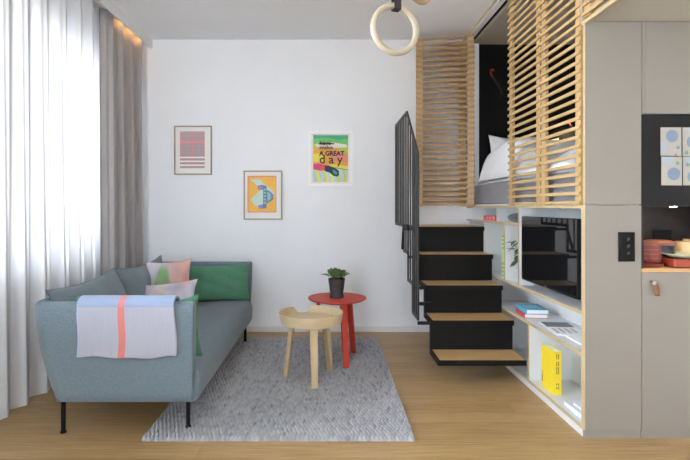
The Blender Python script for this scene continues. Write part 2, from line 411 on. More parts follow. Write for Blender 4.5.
def drape(y0, y1, xc, amp, ny, nz, z0, z1, per, seed, flare=1.):
    r = random.Random(seed); ph = [0.]
    ys = [y0 + (y1 - y0) * i / (ny - 1) for i in range(ny)]
    k1, k2, k3 = r.uniform(0, 6), r.uniform(0, 6), r.uniform(0, 6)
    def fn(u, v):
        y = y0 + (y1 - y0) * u; z = z0 + (z1 - z0) * v
        p = 2 * PI * y / per + 1.3 * math.sin(y * 2.1 + k1) + .7 * math.sin(y * 5.3 + k2)
        a = amp * (.75 + .35 * math.sin(y * 3.1 + k3)) * (1 + (flare - 1) * (1 - v) ** 1.5)
        x = xc + a * (math.sin(p + .25 * math.sin(v * 2.4 + y)) + .22 * math.sin(2 * p + k1) + .12 * math.sin(3.1 * p + 4 * v))
        return (x, y + .25 * a * math.cos(p), z)
    return MB().grid(fn, ny, nz)
o = drape(2.5, 4.46, -2.03, .030, 420, 24, .008, 3.062, .20, 3, 1.9).build('sheer_curtain', M['sheer'], smooth=True)
tag(o, 'sheer white voile curtain hanging full height across the window', 'curtain')
o = drape(4.17, 5.0, -1.955, .050, 320, 24, .008, 3.055, .21, 11, 1.05).build('blackout_curtain', M['curtain'], smooth=True, solid=.003)
tag(o, 'heavy grey pleated curtain drawn into the corner beside the sheer', 'curtain')

# ------------------------------------------------------------------ wall pictures
def picture(name_label, x0, z0, x1, z1, fm, fw, mat_in, dep=.022, group='framed prints on the back wall'):
    t = thing('framed_print', name_label, 'picture', ((x0 + x1) / 2, YB, z0), group)
    mb = MB(); y1_, y0_ = YB - .001, YB - dep
    mb.box(x0, x1, y0_, y1_, z0, z0 + fw).box(x0, x1, y0_, y1_, z1 - fw, z1).box(x0, x0 + fw, y0_, y1_, z0 + fw, z1 - fw).box(x1 - fw, x1, y0_, y1_, z0 + fw, z1 - fw)
    mb.build('frame', fm, t, bevel=.001)
    box('mount', M['mount'], t, x0 + fw, x1 - fw, YB - .012, YB - .002, z0 + fw, z1 - fw)
    return t
YP = YB - .0125
# A: woven pink check
pa = picture('small print of a pink and grey woven check in a thin oak frame', -1.633, 1.66, -1.236, 2.177, M['oakframe'], .013, 0)
box('print', M['check'], pa, -1.573, -1.312, YP - .001, YP, 1.717, 2.118)
# B: orange print with a mint band and violet sole shapes
pb = picture('orange print with mint and violet shapes in a thin oak frame, hung lowest', -.901, 1.186, -.494, 1.704, M['oakframe'], .013, 0)
def Q(px, pz, layer=0):   # point on print B, in units of its own width and height
    return (-.860 + .305 * px, YP - .0008 * (layer + 1), 1.262 + .388 * pz)
mb = MB(); mb.k = 0
def poly(mb, pts, layer, mi, Qf): mb.prism([Qf(a, b, layer) for a, b in pts], (0, .0008, 0), mi)
mats = [flat('print_pink', 232, 150, 150), flat('print_orange', 246, 190, 80), flat('print_mint', 202, 224, 214), flat('print_violet', 170, 140, 196), flat('print_blue', 112, 138, 172), flat('print_aqua', 150, 204, 206)]
poly(mb, [(0, 0), (1, 0), (1, 1), (0, 1)], 0, 0, Q)
poly(mb, [(.03, .03), (.97, .03), (.97, .97), (.03, .97)], 1, 1, Q)
poly(mb, [(.10, .90), (.38, .92), (.92, .56), (.92, .40), (.72, .46)], 2, 2, Q)
poly(mb, [(.12, .36), (.62, .74), (.62, .14), (.34, .14)], 3, 2, Q)
poly(mb, [(.10, .34), (.36, .12), (.46, .20), (.20, .40)], 4, 2, Q)
poly(mb, [(.34, .72), (.48, .75), (.66, .72), (.66, .12), (.44, .10), (.34, .16), (.40, .20), (.54, .22), (.54, .62), (.38, .62)], 5, 4, Q)
poly(mb, [(.35, .70), (.48, .73), (.53, .71), (.53, .64), (.36, .64)], 6, 3, Q)
poly(mb, [(.35, .15), (.46, .12), (.53, .14), (.53, .20), (.38, .18)], 6, 3, Q)
poly(mb, [(.66, .62), (.80, .56), (.90, .48), (.90, .36), (.80, .30), (.66, .24)], 5, 4, Q)
poly(mb, [(.69, .57), (.80, .51), (.80, .36), (.69, .30)], 6, 5, Q)
for k in range(5): poly(mb, [(.565, .24 + .09 * k), (.64, .24 + .09 * k), (.64, .29 + .09 * k), (.565, .29 + .09 * k)], 6, 5, Q)
poly(mb, [(.82, .48), (.875, .45), (.875, .40), (.82, .37)], 6, 3, Q)
mb.build('print', mats, pb)
# C: bright poster with lettering
pc = picture('bright poster reading make a great day in a white frame', -.217, 1.536, .256, 2.115, M['whiteframe'], .030, 0, .034)
def Q3(px, pz, layer=0): return (-.166 + .368 * px, YP - .0008 * (layer + 1), 1.585 + .492 * pz)
mats = [flat('p_green', 120, 200, 110), flat('p_lime', 190, 214, 80), flat('p_white', 240, 240, 232), flat('p_orange', 240, 176, 84), flat('p_pink', 240, 150, 130), flat('p_magenta', 214, 72, 128),
        flat('p_navy', 52, 62, 90), flat('p_yellow', 240, 226, 90), flat('p_sky', 186, 222, 232), flat('p_teal', 70, 176, 140), flat('p_coral', 228, 92, 80)]
mb = MB()
poly(mb, [(0, 0), (1, 0), (1, 1), (0, 1)], 0, 3, Q3)
poly(mb, [(0, .80), (.25, .85), (.6, .83), (1, .76), (1, 1), (0, 1)], 1, 0, Q3)
poly(mb, [(0, .93), (.4, .95), (.75, .90), (1, .93), (1, 1), (0, 1)], 2, 9, Q3)
poly(mb, [(0, .80), (.2, .85), (.3, .80), (.2, .72), (0, .74)], 2, 1, Q3)
poly(mb, [(.05, .80), (.2, .85), (.55, .85), (.95, .80), (.98, .74), (.6, .73), (.35, .76), (.1, .74)], 3, 2, Q3)
poly(mb, [(.72, .74), (1, .72), (1, .52), (.8, .54)], 2, 1, Q3)
poly(mb, [(.45, .68), (.98, .62), (1, .42), (.55, .45)], 3, 4, Q3)
poly(mb, [(0, .60), (.3, .62), (.35, .45), (0, .42)], 3, 7, Q3)
poly(mb, [(0, 0), (1, 0), (1, .34), (.55, .38), (.2, .30), (0, .28)], 4, 7, Q3)
for k in range(6):
    a = .02 + .19 * k; poly(mb, [(a, 0), (min(1, a + .09), 0), (min(1, a + .10), .12), (max(0, min(.98, a + .02)), .27 + .01 * k), (max(0, a - .07), .28), (max(0, a - .02), .12)], 5, 8, Q3)
poly(mb, [(0, .38), (.15, .40), (.36, .35), (.36, .24), (.2, .24), (0, .27)], 6, 5, Q3)
poly(mb, [(.16, .34), (.36, .345), (.36, .24), (.22, .25)], 7, 10, Q3)
poly(mb, [(.33, .36), (.45, .345), (.62, .30), (.73, .24), (.74, .15), (.68, .11), (.58, .13), (.46, .20), (.33, .23)], 8, 6, Q3)
poly(mb, [(.55, .265), (.64, .24), (.70, .19), (.66, .15), (.58, .18)], 9, 9, Q3)
poly(mb, [(.62, .31), (.98, .26), (1, .25), (.64, .295)], 9, 6, Q3)
mb.build('print', mats, pc)
mb = MB(); mb.k = 0
text_into(mb, 'have', .062, Q3(.18, .795, 9), .0006, 0, 1.05); mb.box(*[c for p in zip(Q3(.16, .805, 10), Q3(.60, .828, 11)) for c in p], mi=0)
text_into(mb, 'make', .060, Q3(.18, .70, 9), .0010, 1, 1.1)
text_into(mb, 'A GREAT', .066, Q3(.175, .565, 9), .0022, 0, .98)
text_into(mb, 'd a y', .130, Q3(.17, .395, 9), .0012, 0, .98)
mb.build('lettering', [M['ink'], flat('ink_mauve', 92, 76, 84)], pc)

# ------------------------------------------------------------------ rug
def make_rug(x0, x1, y0, y1):
    st = .0042
    nx, ny = int((x1 - x0) / st), int((y1 - y0) / st)
    X = np.linspace(x0, x1, nx); Y = np.linspace(y0, y1, ny)
    gx, gy = np.meshgrid(X, Y, indexing='ij')
    a, b = .0235, .033
    row = np.floor((gy - y0) / b); uu = (gx - x0) / a + .5 * (row % 2) + .10 * np.sin(row * 1.7 + gx * 3)
    fu = uu - np.floor(uu); fv = (gy - y0) / b - row
    rng = np.random.RandomState(5)
    cellu = np.floor(uu).astype(int) + 4; cellv = row.astype(int)
    rnd = rng.rand(cellu.max() + 3, cellv.max() + 3); rn2 = rng.rand(cellu.max() + 3, cellv.max() + 3)
    q = rnd[cellu, cellv]; q2 = rn2[cellu, cellv]
    h = np.sqrt(np.clip(1 - (2 * np.abs(fu - .5)) ** 2.4, 0, 1) * np.clip(1 - (2 * np.abs(fv - .5)) ** 2.4, 0, 1))
    z = .000 + (.027 + .003 * q2) * h ** 1.2
    edge = np.minimum(np.minimum(gx - x0, x1 - gx), np.minimum(gy - y0, y1 - gy))
    z = np.where(edge < .003, .0005, z)
    gx = gx + .0015 * np.sin(gy * 9) * (edge < .03)
    n = nx * ny
    vs = np.stack([gx, gy, z], -1).reshape(-1, 3)
    i = np.arange(nx - 1)[:, None] * ny + np.arange(ny - 1)[None, :]
    fs = np.stack([i, i + ny, i + ny + 1, i + 1], -1).reshape(-1, 4)
    me = bpy.data.meshes.new('rug')
    me.vertices.add(n); me.vertices.foreach_set('co', (vs - np.array([(x0 + x1) / 2, (y0 + y1) / 2, 0])).astype(np.float32).ravel())
    m = len(fs); me.loops.add(m * 4); me.polygons.add(m)
    me.loops.foreach_set('vertex_index', fs.astype(np.int32).ravel())
    me.polygons.foreach_set('loop_start', np.arange(0, m * 4, 4, dtype=np.int32))
    me.polygons.foreach_set('use_smooth', np.ones(m, dtype=bool))
    me.update(calc_edges=True)
    g = .395 + .14 * (q - .5)
    g = np.where(q2 > .93, g * .7, g)
    colr = np.stack([g * .985, g * .99, g * 1.03, np.ones_like(g)], -1).reshape(-1, 4).astype(np.float32)
    at = me.color_attributes.new('yarn', 'FLOAT_COLOR', 'POINT'); at.data.foreach_set('color', colr.ravel())
    me.materials.append(M['rug']); o = bpy.data.objects.new('rug', me); COL.objects.link(o)
    o.location = ((x0 + x1) / 2, (y0 + y1) / 2, .001); ORG['rug'] = Vector(o.location); return o
rug = tag(make_rug(-1.055, .485, 2.70, 4.79), 'chunky grey woven wool rug on the floor under sofa and side tables', 'rug')

# ------------------------------------------------------------------ sofa
sofa = thing('sofa', 'blue grey two-seat sofa with thin upholstered shell and black legs', 'sofa', (-1.2, 3.7, 0))
def lerp(a, b, t): return a + (b - a) * t
SZ0, SZ1, TH = .19, .782, .068
def plan(z, inset):
    t = (z - SZ0) / (SZ1 - SZ0); t = max(0, min(1, t)); te = 1 - (1 - t) ** 1.7
    Xb = lerp(-1.60, -1.70, te) + inset; Yn = lerp(2.755, 2.70, te) + inset; Yf = lerp(4.72, 4.775, te) - inset; Xf = lerp(-.785, -.762, te)
    r = .09 - inset; pts = []
    for k in range(14): pts.append((lerp(Xf, Xb + r, k / 13), Yn))
    for k in range(1, 9): a = PI * 1.5 - k / 9 * PI / 2; pts.append((Xb + r + r * math.cos(a), Yn + r + r * math.sin(a)))
    for k in range(20): pts.append((Xb, lerp(Yn + r, Yf - r, k / 19)))
    for k in range(1, 9): a = PI - k / 9 * PI / 2; pts.append((Xb + r + r * math.cos(a), Yf - r + r * math.sin(a)))
    for k in range(14): pts.append((lerp(Xb + r, Xf, k / 13), Yf))
    return pts
prof = [(SZ0 + .012, .010), (SZ0 + .03, 0)] + [(lerp(SZ0 + .06, SZ1 - .04, k / 8), 0) for k in range(9)]
for k in range(1, 8): a = PI * k / 8; prof.append((SZ1 - .034 + .034 * math.sin(a), TH / 2 - TH / 2 * math.cos(a)))
prof += [(lerp(SZ1 - .04, .30, k / 6), TH) for k in range(7)]
rows = [plan(z, ins) for z, ins in prof]; NP = len(rows[0]); NQ = len(prof)
vs = [(rows[j][i][0], rows[j][i][1], prof[j][0]) for i in range(NP) for j in range(NQ)]
fs = [(i * NQ + j, (i + 1) * NQ + j, (i + 1) * NQ + j + 1, i * NQ + j + 1) for i in range(NP - 1) for j in range(NQ - 1)]
fs += [tuple(range(NQ)), tuple((NP - 1) * NQ + j for j in range(NQ - 1, -1, -1))]
MB().add(vs, fs).build('shell', M['sofa'], sofa, smooth=True, bevel=.012, seg=3, angle=50)
for row, nm in ((0, 'near'), (NP - 1, 'far')):   # seam cord round the front of each arm
    MB().tube([(rows[j][row][0] - .004, rows[j][row][1] - (.002 if row == 0 else -.002), prof[j][0]) for j in range(2, 12)], .004, 6).build('piping', M['piping'], sofa, smooth=True)
sp_ = []
for k in range(10): a = PI / 2 * k / 9; sp_.append((-.748 - .11 + .11 * math.sin(a), .435 - .11 + .11 * math.cos(a)))
for k in range(6): a = PI / 2 * k / 5; sp_.append((-.752 - .05 + .05 * math.cos(a), SZ0 + .05 - .05 * math.sin(a)))
sp_ += [(-1.58, SZ0), (-1.58, .415)]
MB().prism([(x, 2.775, z) for x, z in sp_], (0, 1.925, 0)).build('seat', M['sofa'], sofa, bevel=.006, smooth=True, angle=50)
for lx, ly in ((-1.555, 2.81), (-.83, 2.83), (-1.555, 4.66), (-.81, 4.64)):
    z0 = .022 if lx > -1.06 else 0.0
    l = MB().tube([(lx, ly, z0 + .004), (lx, ly, .2)], .0125, 14).build('leg', M['black'], sofa, smooth=True, bevel=.001)
    MB().lathe((lx, ly, z0), [(0, 0), (.017, 0), (.017, .008), (.012, .012), (0, .012)], 16).build('foot_glide', M['black'], l)
box('maker_tag', M['black'], sofa, -1.622, -1.606, 2.835, 2.87, .215, .255)

def pillow_mb(w, h, t, n=26, pinch=.10, seed=0, sag=0.):
    r = random.Random(seed); k = [r.uniform(0, 6) for _ in range(6)]
    mb = MB()
    def side(sg):
        def fn(a, b):
            u, v = 2 * a - 1, 2 * b - 1
            u = math.sin(u * PI / 2) * .35 + u * .65; v = math.sin(v * PI / 2) * .35 + v * .65
            x = w / 2 * u * (1 - pinch * (1 - v * v) * abs(u) ** 2); y = h / 2 * v * (1 - pinch * (1 - u * u) * abs(v) ** 2)
            y -= sag * (1 - u * u) * (v + 1) / 2
            e = max(0, (1 - abs(u) ** 2.6) * (1 - abs(v) ** 2.6))
            z = sg * (t / 2 * e ** .62)
            cr = .006 * math.sin(9 * u + 4 * v + k[0]) * math.sin(5 * v - 3 * u + k[1]) + .004 * math.sin(14 * u * v + k[2])
            return (x, y, z + cr * e ** .5 * (1 if sg > 0 else -1))
        mb.grid(fn, n, n)
    side(1); side(-1); return mb
def place(o, c, right, up):
    """put a pillow: its width along right, its height along up"""
    r = Vector(right).normalized(); u = Vector(up); u = (u - r * u.dot(r)).normalized(); n = r.cross(u)
    o.matrix_world = Matrix.Translation(c) @ Matrix((r, u, n)).transposed().to_4x4()
def pillow(name, label, cat, w, h, t, m, c, right, up, seed, group=None, piping=None, pinch=.10, sag=0.):
    mb = pillow_mb(w, h, t, seed=seed, pinch=pinch, sag=sag)
    o = mb.build(name, m, loc=(0, 0, 0), local=True, smooth=True, weld=True); tag(o, label, cat, group)
    if piping:
        pts = []; N = 40
        for s_ in range(4):
            for q in range(N):
                f = -1 + 2 * q / N; u, v = ((f, -1), (1, f), (-f, 1), (-1, -f))[s_]
                uu = math.sin(u * PI / 2) * .35 + u * .65; vv = math.sin(v * PI / 2) * .35 + v * .65
                pts.append((w / 2 * uu * (1 - pinch * (1 - vv * vv) * abs(uu) ** 2), h / 2 * vv * (1 - pinch * (1 - uu * uu) * abs(vv) ** 2) - sag * (1 - uu * uu) * (vv + 1) / 2, 0))
        MB().tube(pts, .0026, 6, closed=True).build('piping', piping, o, smooth=True, local=True)
    place(o, c, right, up); return o
g = 'loose back cushions on the sofa'
pillow('back_cushion', 'teal grey back cushion at the near end of the sofa, behind the throw', 'cushion', .88, .46, .17, M['sofa_d'], (-1.535, 3.195, .640), (0, 1, .02), (-.42, 0, 1), 1, g, M['piping'], .06, .02)
pillow('back_cushion', 'teal grey back cushion at the far end of the sofa, behind the patterned cushion', 'cushion', .97, .46, .15, M['sofa_d'], (-1.545, 4.07, .640), (0, 1, .0), (-.22, 0, 1), 2, g, M['piping'], .06, .03)
pillow('scatter_cushion', 'square printed cushion with a green blot on lilac and rose', 'cushion', .40, .45, .12, M['blot1'], (-1.345, 4.02, .650), (1, -.12, .09), (-.06, .22, 1), 3, 'scatter cushions on the sofa', None, .10)
pillow('scatter_cushion', 'smaller oblong pale printed cushion lying in front of the square printed one', 'cushion', .46, .30, .11, M['blot2'], (-1.27, 3.80, .585), (1, -.1, .13), (-.10, .5, .85), 4, 'scatter cushions on the sofa', None, .10)
pillow('scatter_cushion', 'oblong green cushion leaning on the far arm of the sofa', 'cushion', .585, .345, .13, M['green'], (-1.05, 4.565, .597), (1, .03, .045), (0, .24, 1), 5, 'green cushions on the sofa', None, .06)
pillow('scatter_cushion', 'green cushion tucked behind the near arm, mostly hidden by the throw', 'cushion', .735, .40, .14, M['green'], (-1.135, 2.875, .607), (1, 0, .012), (0, -.20, 1), 6, 'green cushions on the sofa', None, .06, .06)

# throw over the near arm
def throw_mesh():
    mb = MB(); L0, T0 = .335, .095
    prof = []
    x0, x1 = -1.405, -.862
    def arm_y(z, ins): 
        t = max(0, min(1, (z - SZ0) / (SZ1 - SZ0))); return lerp(2.755, 2.70, 1 - (1 - t) ** 1.7) + ins
    path = []
    for k in range(16): z = lerp(.475, .765, k / 15); path.append((arm_y(z, -.013 - .004 * (1 - k / 15)), z))
    for k in range(1, 10): a = PI * k / 10; path.append((2.70 + TH / 2 - (TH / 2 + .013) * math.cos(a), .762 + .048 * math.sin(a)))
    for k in range(8): z = lerp(.755, .66, k / 7); path.append((2.70 + TH + .012, z))
    N = len(path)
    d = [0.]
    for a, b in zip(path, path[1:]): d.append(d[-1] + math.hypot(b[0] - a[0], b[1] - a[1]))
    tot = d[-1]
    nu = 60; vs = []; uvs = []
    for i in range(nu):
        u = i / (nu - 1)
        for j in range(N):
            y, z = path[j]; f = d[j] / tot
            low = max(0, 1 - f / .55)
            x = lerp(x0, x1, u) + .006 * math.sin(f * 9) - .012 * (f < .5) * low * (1 if u < .5 else -.3)
            yy = y - low * (.006 * math.sin(u * 11 + 1) + .008 * max(0, math.sin(u * 4.2)) ** 2)
            zz = z + low * (.005 * math.sin(u * 7 + .6) - .004 * math.cos(u * 17))
            vs.append((x, yy, zz)); uvs.append((u, f))
    fs = [(i * N + j, (i + 1) * N + j, (i + 1) * N + j + 1, i * N + j + 1) for i in range(nu - 1) for j in range(N - 1)]
    mb.add(vs, fs); return mb, uvs
mb, uvs = throw_mesh()
o = mb.build('throw_blanket', M['throw'], smooth=True, solid=.014)
ul = o.data.uv_layers.new(name='UVMap')
for lp in o.data.loops: ul.data[lp.index].uv = uvs[lp.vertex_index]
tag(o, 'pale folded throw with a blue band and coral stripe over the near sofa arm', 'blanket')
b_ = o.modifiers.new('bevel', 'BEVEL'); b_.width = .005; b_.segments = 3

# ------------------------------------------------------------------ side tables
# pale ash table with a bent, lobed rim
c = Vector((-.135, 3.65, 0)); RT = .232; Z0 = .0225
st = thing('side_table', 'low round ash wood side table with raised lobed rim', 'table', (c.x, c.y, Z0))
MB().lathe((c.x, c.y, 0), [(0, .448), (RT - .008, .448), (RT - .008, .468), (0, .468)], 64).build('tabletop', M['ash'], st, smooth=True, bevel=.001)
def rimtop(a):
    # an even rim all round, cut down to the tabletop in one notch at the back
    d = math.degrees(a)
    k = min(max((d - 90) / 10, 0), 1) * min(max((131 - d) / 14, 0), 1)
    return .525 - .054 * (k * k * (3 - 2 * k))
nA = 180; vs = []
for k in range(nA):
    a = 2 * PI * k / nA; zt = rimtop(a); ro, ri = RT + .006, RT - .006
    flare = .10 * (zt - .47)
    for r_, z_ in ((ro - .014, .444), (ro - .010, .446), (ro - .003, .470), (ro + flare, zt), (ri + flare, zt), (ri - .003, .470), (ri - .010, .446)):
        vs.append((c.x + r_ * math.cos(a), c.y + r_ * math.sin(a), z_))
fs = [(k * 7 + j, ((k + 1) % nA) * 7 + j, ((k + 1) % nA) * 7 + (j + 1) % 7, k * 7 + (j + 1) % 7) for k in range(nA) for j in range(7)]
MB().add(vs, fs).build('rim', M['ash'], st, smooth=True, bevel=.0015, angle=50)
for fx, fy in ((-.103, 3.445), (-.333, 3.695), (.010, 3.805)):
    d = (Vector((fx, fy, 0)) - c); top = c + d * .72
    n = d.normalized(); s_ = Vector((-n.y, n.x, 0))
    def ring(p, z, w_, t_): return [p + s_ * (w_ * i) + n * (t_ * j) + Vector((0, 0, z)) for i, j in ((-1, -1), (1, -1), (1, 1), (-1, 1))]
    vs = ring(Vector((fx, fy, 0)), Z0, .024, .014) + ring(top, .449, .030, .018)
    MB().add(vs, [(0, 1, 2, 3), (7, 6, 5, 4), (0, 4, 5, 1), (1, 5, 6, 2), (2, 6, 7, 3), (3, 7, 4, 0)]).build('leg', M['ash_leg'], st, bevel=.004, seg=3)
# red table
c = Vector((.069, 4.08, 0))
rt = thing('side_table', 'round red side table behind the ash one, carrying a potted plant', 'table', (c.x, c.y, Z0))
MB().lathe((c.x, c.y, 0), [(0, .536), (.232, .536), (.246, .545), (.246, .553), (0, .553)], 72).build('tabletop', M['red'], rt, smooth=True, bevel=.001)
MB().lathe((c.x, c.y, 0), [(0, .508), (.12, .508), (.12, .538), (0, .538)], 48).build('hub', M['red'], rt, bevel=.002)
for fx, fy in ((.139, 3.868), (.218, 4.266), (-.15, 4.12)):
    d = (Vector((fx, fy, 0)) - c); top = c + d * .70; n = d.normalized(); s_ = Vector((-n.y, n.x, 0))
    vs = ring(Vector((fx, fy, 0)), Z0, .024, .010) + ring(top, .537, .030, .012)
    MB().add(vs, [(0, 1, 2, 3), (7, 6, 5, 4), (0, 4, 5, 1), (1, 5, 6, 2), (2, 6, 7, 3), (3, 7, 4, 0)]).build('leg', M['red'], rt, bevel=.003)

def leaf(mb, base, d, ln, wd, droop=.3, mi=None):
    d = Vector(d).normalized(); up = Vector((0, 0, 1)); s_ = d.cross(up)
    if s_.length < .05: s_ = Vector((1, 0, 0))
    s_.normalize(); n = s_.cross(d).normalized(); vs = []; N = 7
    for i in range(N):
        f = i / (N - 1); p = Vector(base) + d * (ln * f) - up * (droop * ln * f * f)
        w_ = wd * math.sin(PI * min(1, f * .92 + .06)) ** .7
        vs += [p - s_ * w_ + n * (.18 * w_), p - n * .002, p + s_ * w_ + n * (.18 * w_), p - n * .004]
    fs = []
    for i in range(N - 1):
        a, b = i * 4, i * 4 + 4
        fs += [(a, a + 1, b + 1, b), (a + 1, a + 2, b + 2, b + 1), (a + 2, a + 3, b + 3, b + 2), (a + 3, a, b, b + 3)]
    fs += [(0, 3, 2, 1), tuple((N - 1) * 4 + k for k in range(4))]
    mb.add(vs, fs, mi)
def ellip_leaf(mb, base, d, ln, wd, th=.006, droop=.2):
    leaf(mb, base, d, ln, wd, droop)
pp = thing('potted_plant', 'small leafy plant in an anthracite clay pot on the red table', 'plant', (.065, 4.07, .554))
px, py, pz = .065, 4.07, .554
MB().lathe((px, py, pz), [(0, 0), (.060, 0), (.064, .022), (.060, .024), (.056, .010), (0, .010)], 40).build('saucer', M['pot'], pp, smooth=True, bevel=.001)
MB().lathe((px, py, pz), [(0, .011), (.052, .011), (.056, .04), (.072, .158), (.073, .160), (.066, .160), (.064, .14), (0, .14)], 40).build('pot', M['pot'], pp, smooth=True, bevel=.001)
MB().lathe((px, py, pz), [(0, .141), (.064, .141), (.05, .150), (0, .153)], 30).build('soil', M['soil'], pp, smooth=True)
mb = MB(); ms_ = MB(); r = random.Random(21)
for k in range(24):
    a = k * 2.4 + r.uniform(-.3, .3); e = .55 + .8 * (k / 24) + r.uniform(-.1, .1)
    b0 = Vector((px + .02 * math.cos(a), py + .02 * math.sin(a), pz + .148)); d = Vector((math.cos(a) * math.cos(e), math.sin(a) * math.cos(e), math.sin(e)))
    b1 = b0 + d * r.uniform(.030, .062)
    ms_.tube([b0, (b0 + b1) / 2 + Vector((0, 0, .004)), b1], .0025, 5)
    leaf(mb, b1 - d * .004, d + Vector((r.uniform(-.3, .3), r.uniform(-.3, .3), r.uniform(-.1, .3))), r.uniform(.060, .080), r.uniform(.032, .040), r.uniform(.05, .4))
mb.build('foliage', M['leaf'], pp, smooth=True); ms_.build('stem', M['stem'], pp, smooth=True)

# ------------------------------------------------------------------ gym rings
def gym_ring(label, c, yaw, roll, m, strap_x, mg):
    t = thing('gym_ring', label, 'gym ring', c, 'gymnastic rings under the ceiling')
    rot = Euler((0, roll, yaw)).to_matrix(); pts = [Vector(c) + rot @ Vector((.1035 * math.cos(a), 0, .1035 * math.sin(a))) for a in [2 * PI * k / 64 for k in range(64)]]
    MB().tube(pts, .0142, 16, closed=True).build('ring', m, t, smooth=True)
    top = Vector(c) + rot @ Vector((0, 0, .1035)); top.x += strap_x
    mb = MB(); s_ = rot @ Vector((1, 0, 0)); n = rot @ Vector((0, 1, 0))
    for sg in (-1, 1):
        mb.bar(top + n * (.017 * sg) + Vector((0, 0, -.014)), Vector((top.x, top.y + .004 * sg, ZC)) , .033, .002, up=n)
    mb.bar(top + n * -.018 + Vector((0, 0, -.0165)), top + n * .018 + Vector((0, 0, -.0165)), .033, .003)
    mb.build('strap', M['strap'], t)
    return t
gym_ring('pale beech gym ring hanging on a black strap, nearer the middle of the room', (.293, 2.13, 2.108), .30, .06, M['ring'], 0, 0)
gym_ring('second gym ring, toned darker as if in shade, higher up by the slatted screen, only its lowest curve showing', (.400, 2.14, 2.343), .78, 0, M['ring_b'], 0, 0)

# ------------------------------------------------------------------ shelf unit
DEP = .315; BX = UX + DEP
su = thing('shelf_unit', 'white built-in shelf unit with plywood edges under the loft bed', 'shelf unit', (UX + .15, 3.9, 0))
EDG = .004
def board(name, y0, y1, z0, z1, edge=True):
    o = box(name, M['white'], su, UX + EDG, BX, y0, y1, z0, z1)
    if edge: box('edge_band', M['ply'], o, UX, UX + EDG, y0, y1, z0, z1)
    return o
TB = .018
board('top_board', 2.77, YB, 1.312, 1.331)
board('shelf', 3.70, YB, 1.176, 1.194)
board('shelf', 2.77, 4.55, .700, .718)
board('shelf', 2.77, 4.30, .463, .481)
board('bottom_board', 2.77, YB, .042, .060)
board('divider', 3.682, 3.70, .718, 1.312)
board('divider', 3.975, 3.993, .718, 1.176)
board('divider', 3.498, 3.516, .060, .463)
box('divider', M['white'], su, UX + .02, BX, 4.215, 4.230, 1.194, 1.312)
box('divider', M['white'], su, UX + .005, BX, 4.875, 4.890, 1.194, 1.312)
board('divider', 4.53, 4.548, .718, 1.176)
board('divider', 4.28, 4.298, .060, .463)
board('side_panel', 2.752, 2.77, .042, 1.331)
box('back_panel', M['white'], su, BX, BX + .012, 2.752, YB, .042, 1.331)
box('plinth', M['white'], su, UX + .003, BX, 2.762, YB, 0, .042)

# television
tv = thing('television', 'wide black flat television mounted in the shelf unit', 'television', (UX + .03, 3.24, .765))
TY0, TY1, TZ0, TZ1 = 2.835, 3.655, .772, 1.250
box('housing', M['black'], tv, UX + .012, UX + .045, TY0, TY1, TZ0, TZ1, .003)
box('screen', M['tv'], tv, UX + .0095, UX + .0125, TY0 + .004, TY1 - .004, TZ0 + .016, TZ1 - .004)
box('wall_bracket', M['black'], tv, UX + .045, BX, 3.15, 3.34, .92, 1.10, .003)
box('logo_badge', M['steel'], tv, UX + .009, UX + .0115, 3.235, 3.265, TZ0 + .005, TZ0 + .011)

# things in the shelf unit
def book(label, x0, x1, y0, y1, z0, z1, cover, spine='x', rz=0., group=None, name='book', pages=None):
    """hard-backed book; spine names the side the spine is on: 'x' (x0), 'y' (y0); flat book if lies"""
    cx, cy = (x0 + x1) / 2, (y0 + y1) / 2
    t = thing(name, label, 'book', (cx, cy, z0), group); R_ = Matrix.Translation((cx, cy, 0)) @ Matrix.Rotation(rz, 4, 'Z') @ Matrix.Translation((-cx, -cy, 0))
    hc = .003; mb = MB()
    dims = (x1 - x0, y1 - y0, z1 - z0)
    if dims[2] == min(dims):     # lying
        mb.box(x0, x1, y0, y1, z0, z0 + hc, R_).box(x0, x1, y0, y1, z1 - hc, z1, R_)
        if spine == 'x': mb.box(x0, x0 + hc, y0, y1, z0 + hc, z1 - hc, R_); pg = (x0 + hc, x1 - .004, y0 + .004, y1 - .004, z0 + hc, z1 - hc)
        else: mb.box(x0, x1, y0, y0 + hc, z0 + hc, z1 - hc, R_); pg = (x0 + .004, x1 - .004, y0 + hc, y1 - .004, z0 + hc, z1 - hc)
    elif dims[0] == min(dims):   # upright, covers face +-X, spine towards y0
        mb.box(x0, x0 + hc, y0, y1, z0, z1, R_).box(x1 - hc, x1, y0, y1, z0, z1, R_).box(x0 + hc, x1 - hc, y0, y0 + hc, z0, z1, R_)
        pg = (x0 + hc, x1 - hc, y0 + hc, y1 - .004, z0 + .004, z1 - .004)
    else:                        # upright, covers face +-Y, spine towards x0
        mb.box(x0, x1, y0, y0 + hc, z0, z1, R_).box(x0, x1, y1 - hc, y1, z0, z1, R_).box(x0, x0 + hc, y0 + hc, y1 - hc, z0, z1, R_)
        pg = (x0 + hc, x1 - .004, y0 + hc, y1 - hc, z0 + .004, z1 - .004)
    mb.build('cover', cover, t); MB().box(*pg, R_).build('pages', M['paper'], t)
    return t, R_
S3 = .482
t_, R_ = book('red hardback lying under the blue book on the middle shelf', 1.485, 1.655, 3.61, 3.84, S3, S3 + .032, flat('book_red', 196, 62, 62), 'x', -.10, 'books lying on the middle shelf')
t_, R_ = book('bright blue hardback lying on top of the red book', 1.490, 1.655, 3.60, 3.83, S3 + .033, S3 + .067, flat('book_blue', 92, 176, 206), 'x', -.06, 'books lying on the middle shelf')
mb = MB()
for k in range(4): mb.box(1.515 + .028 * k, 1.530 + .028 * k, 3.65, 3.79 - .02 * (k % 2), S3 + .0668, S3 + .0675, R_)
mb.build('cover_print', flat('book_blue_pale', 168, 212, 228), t_)
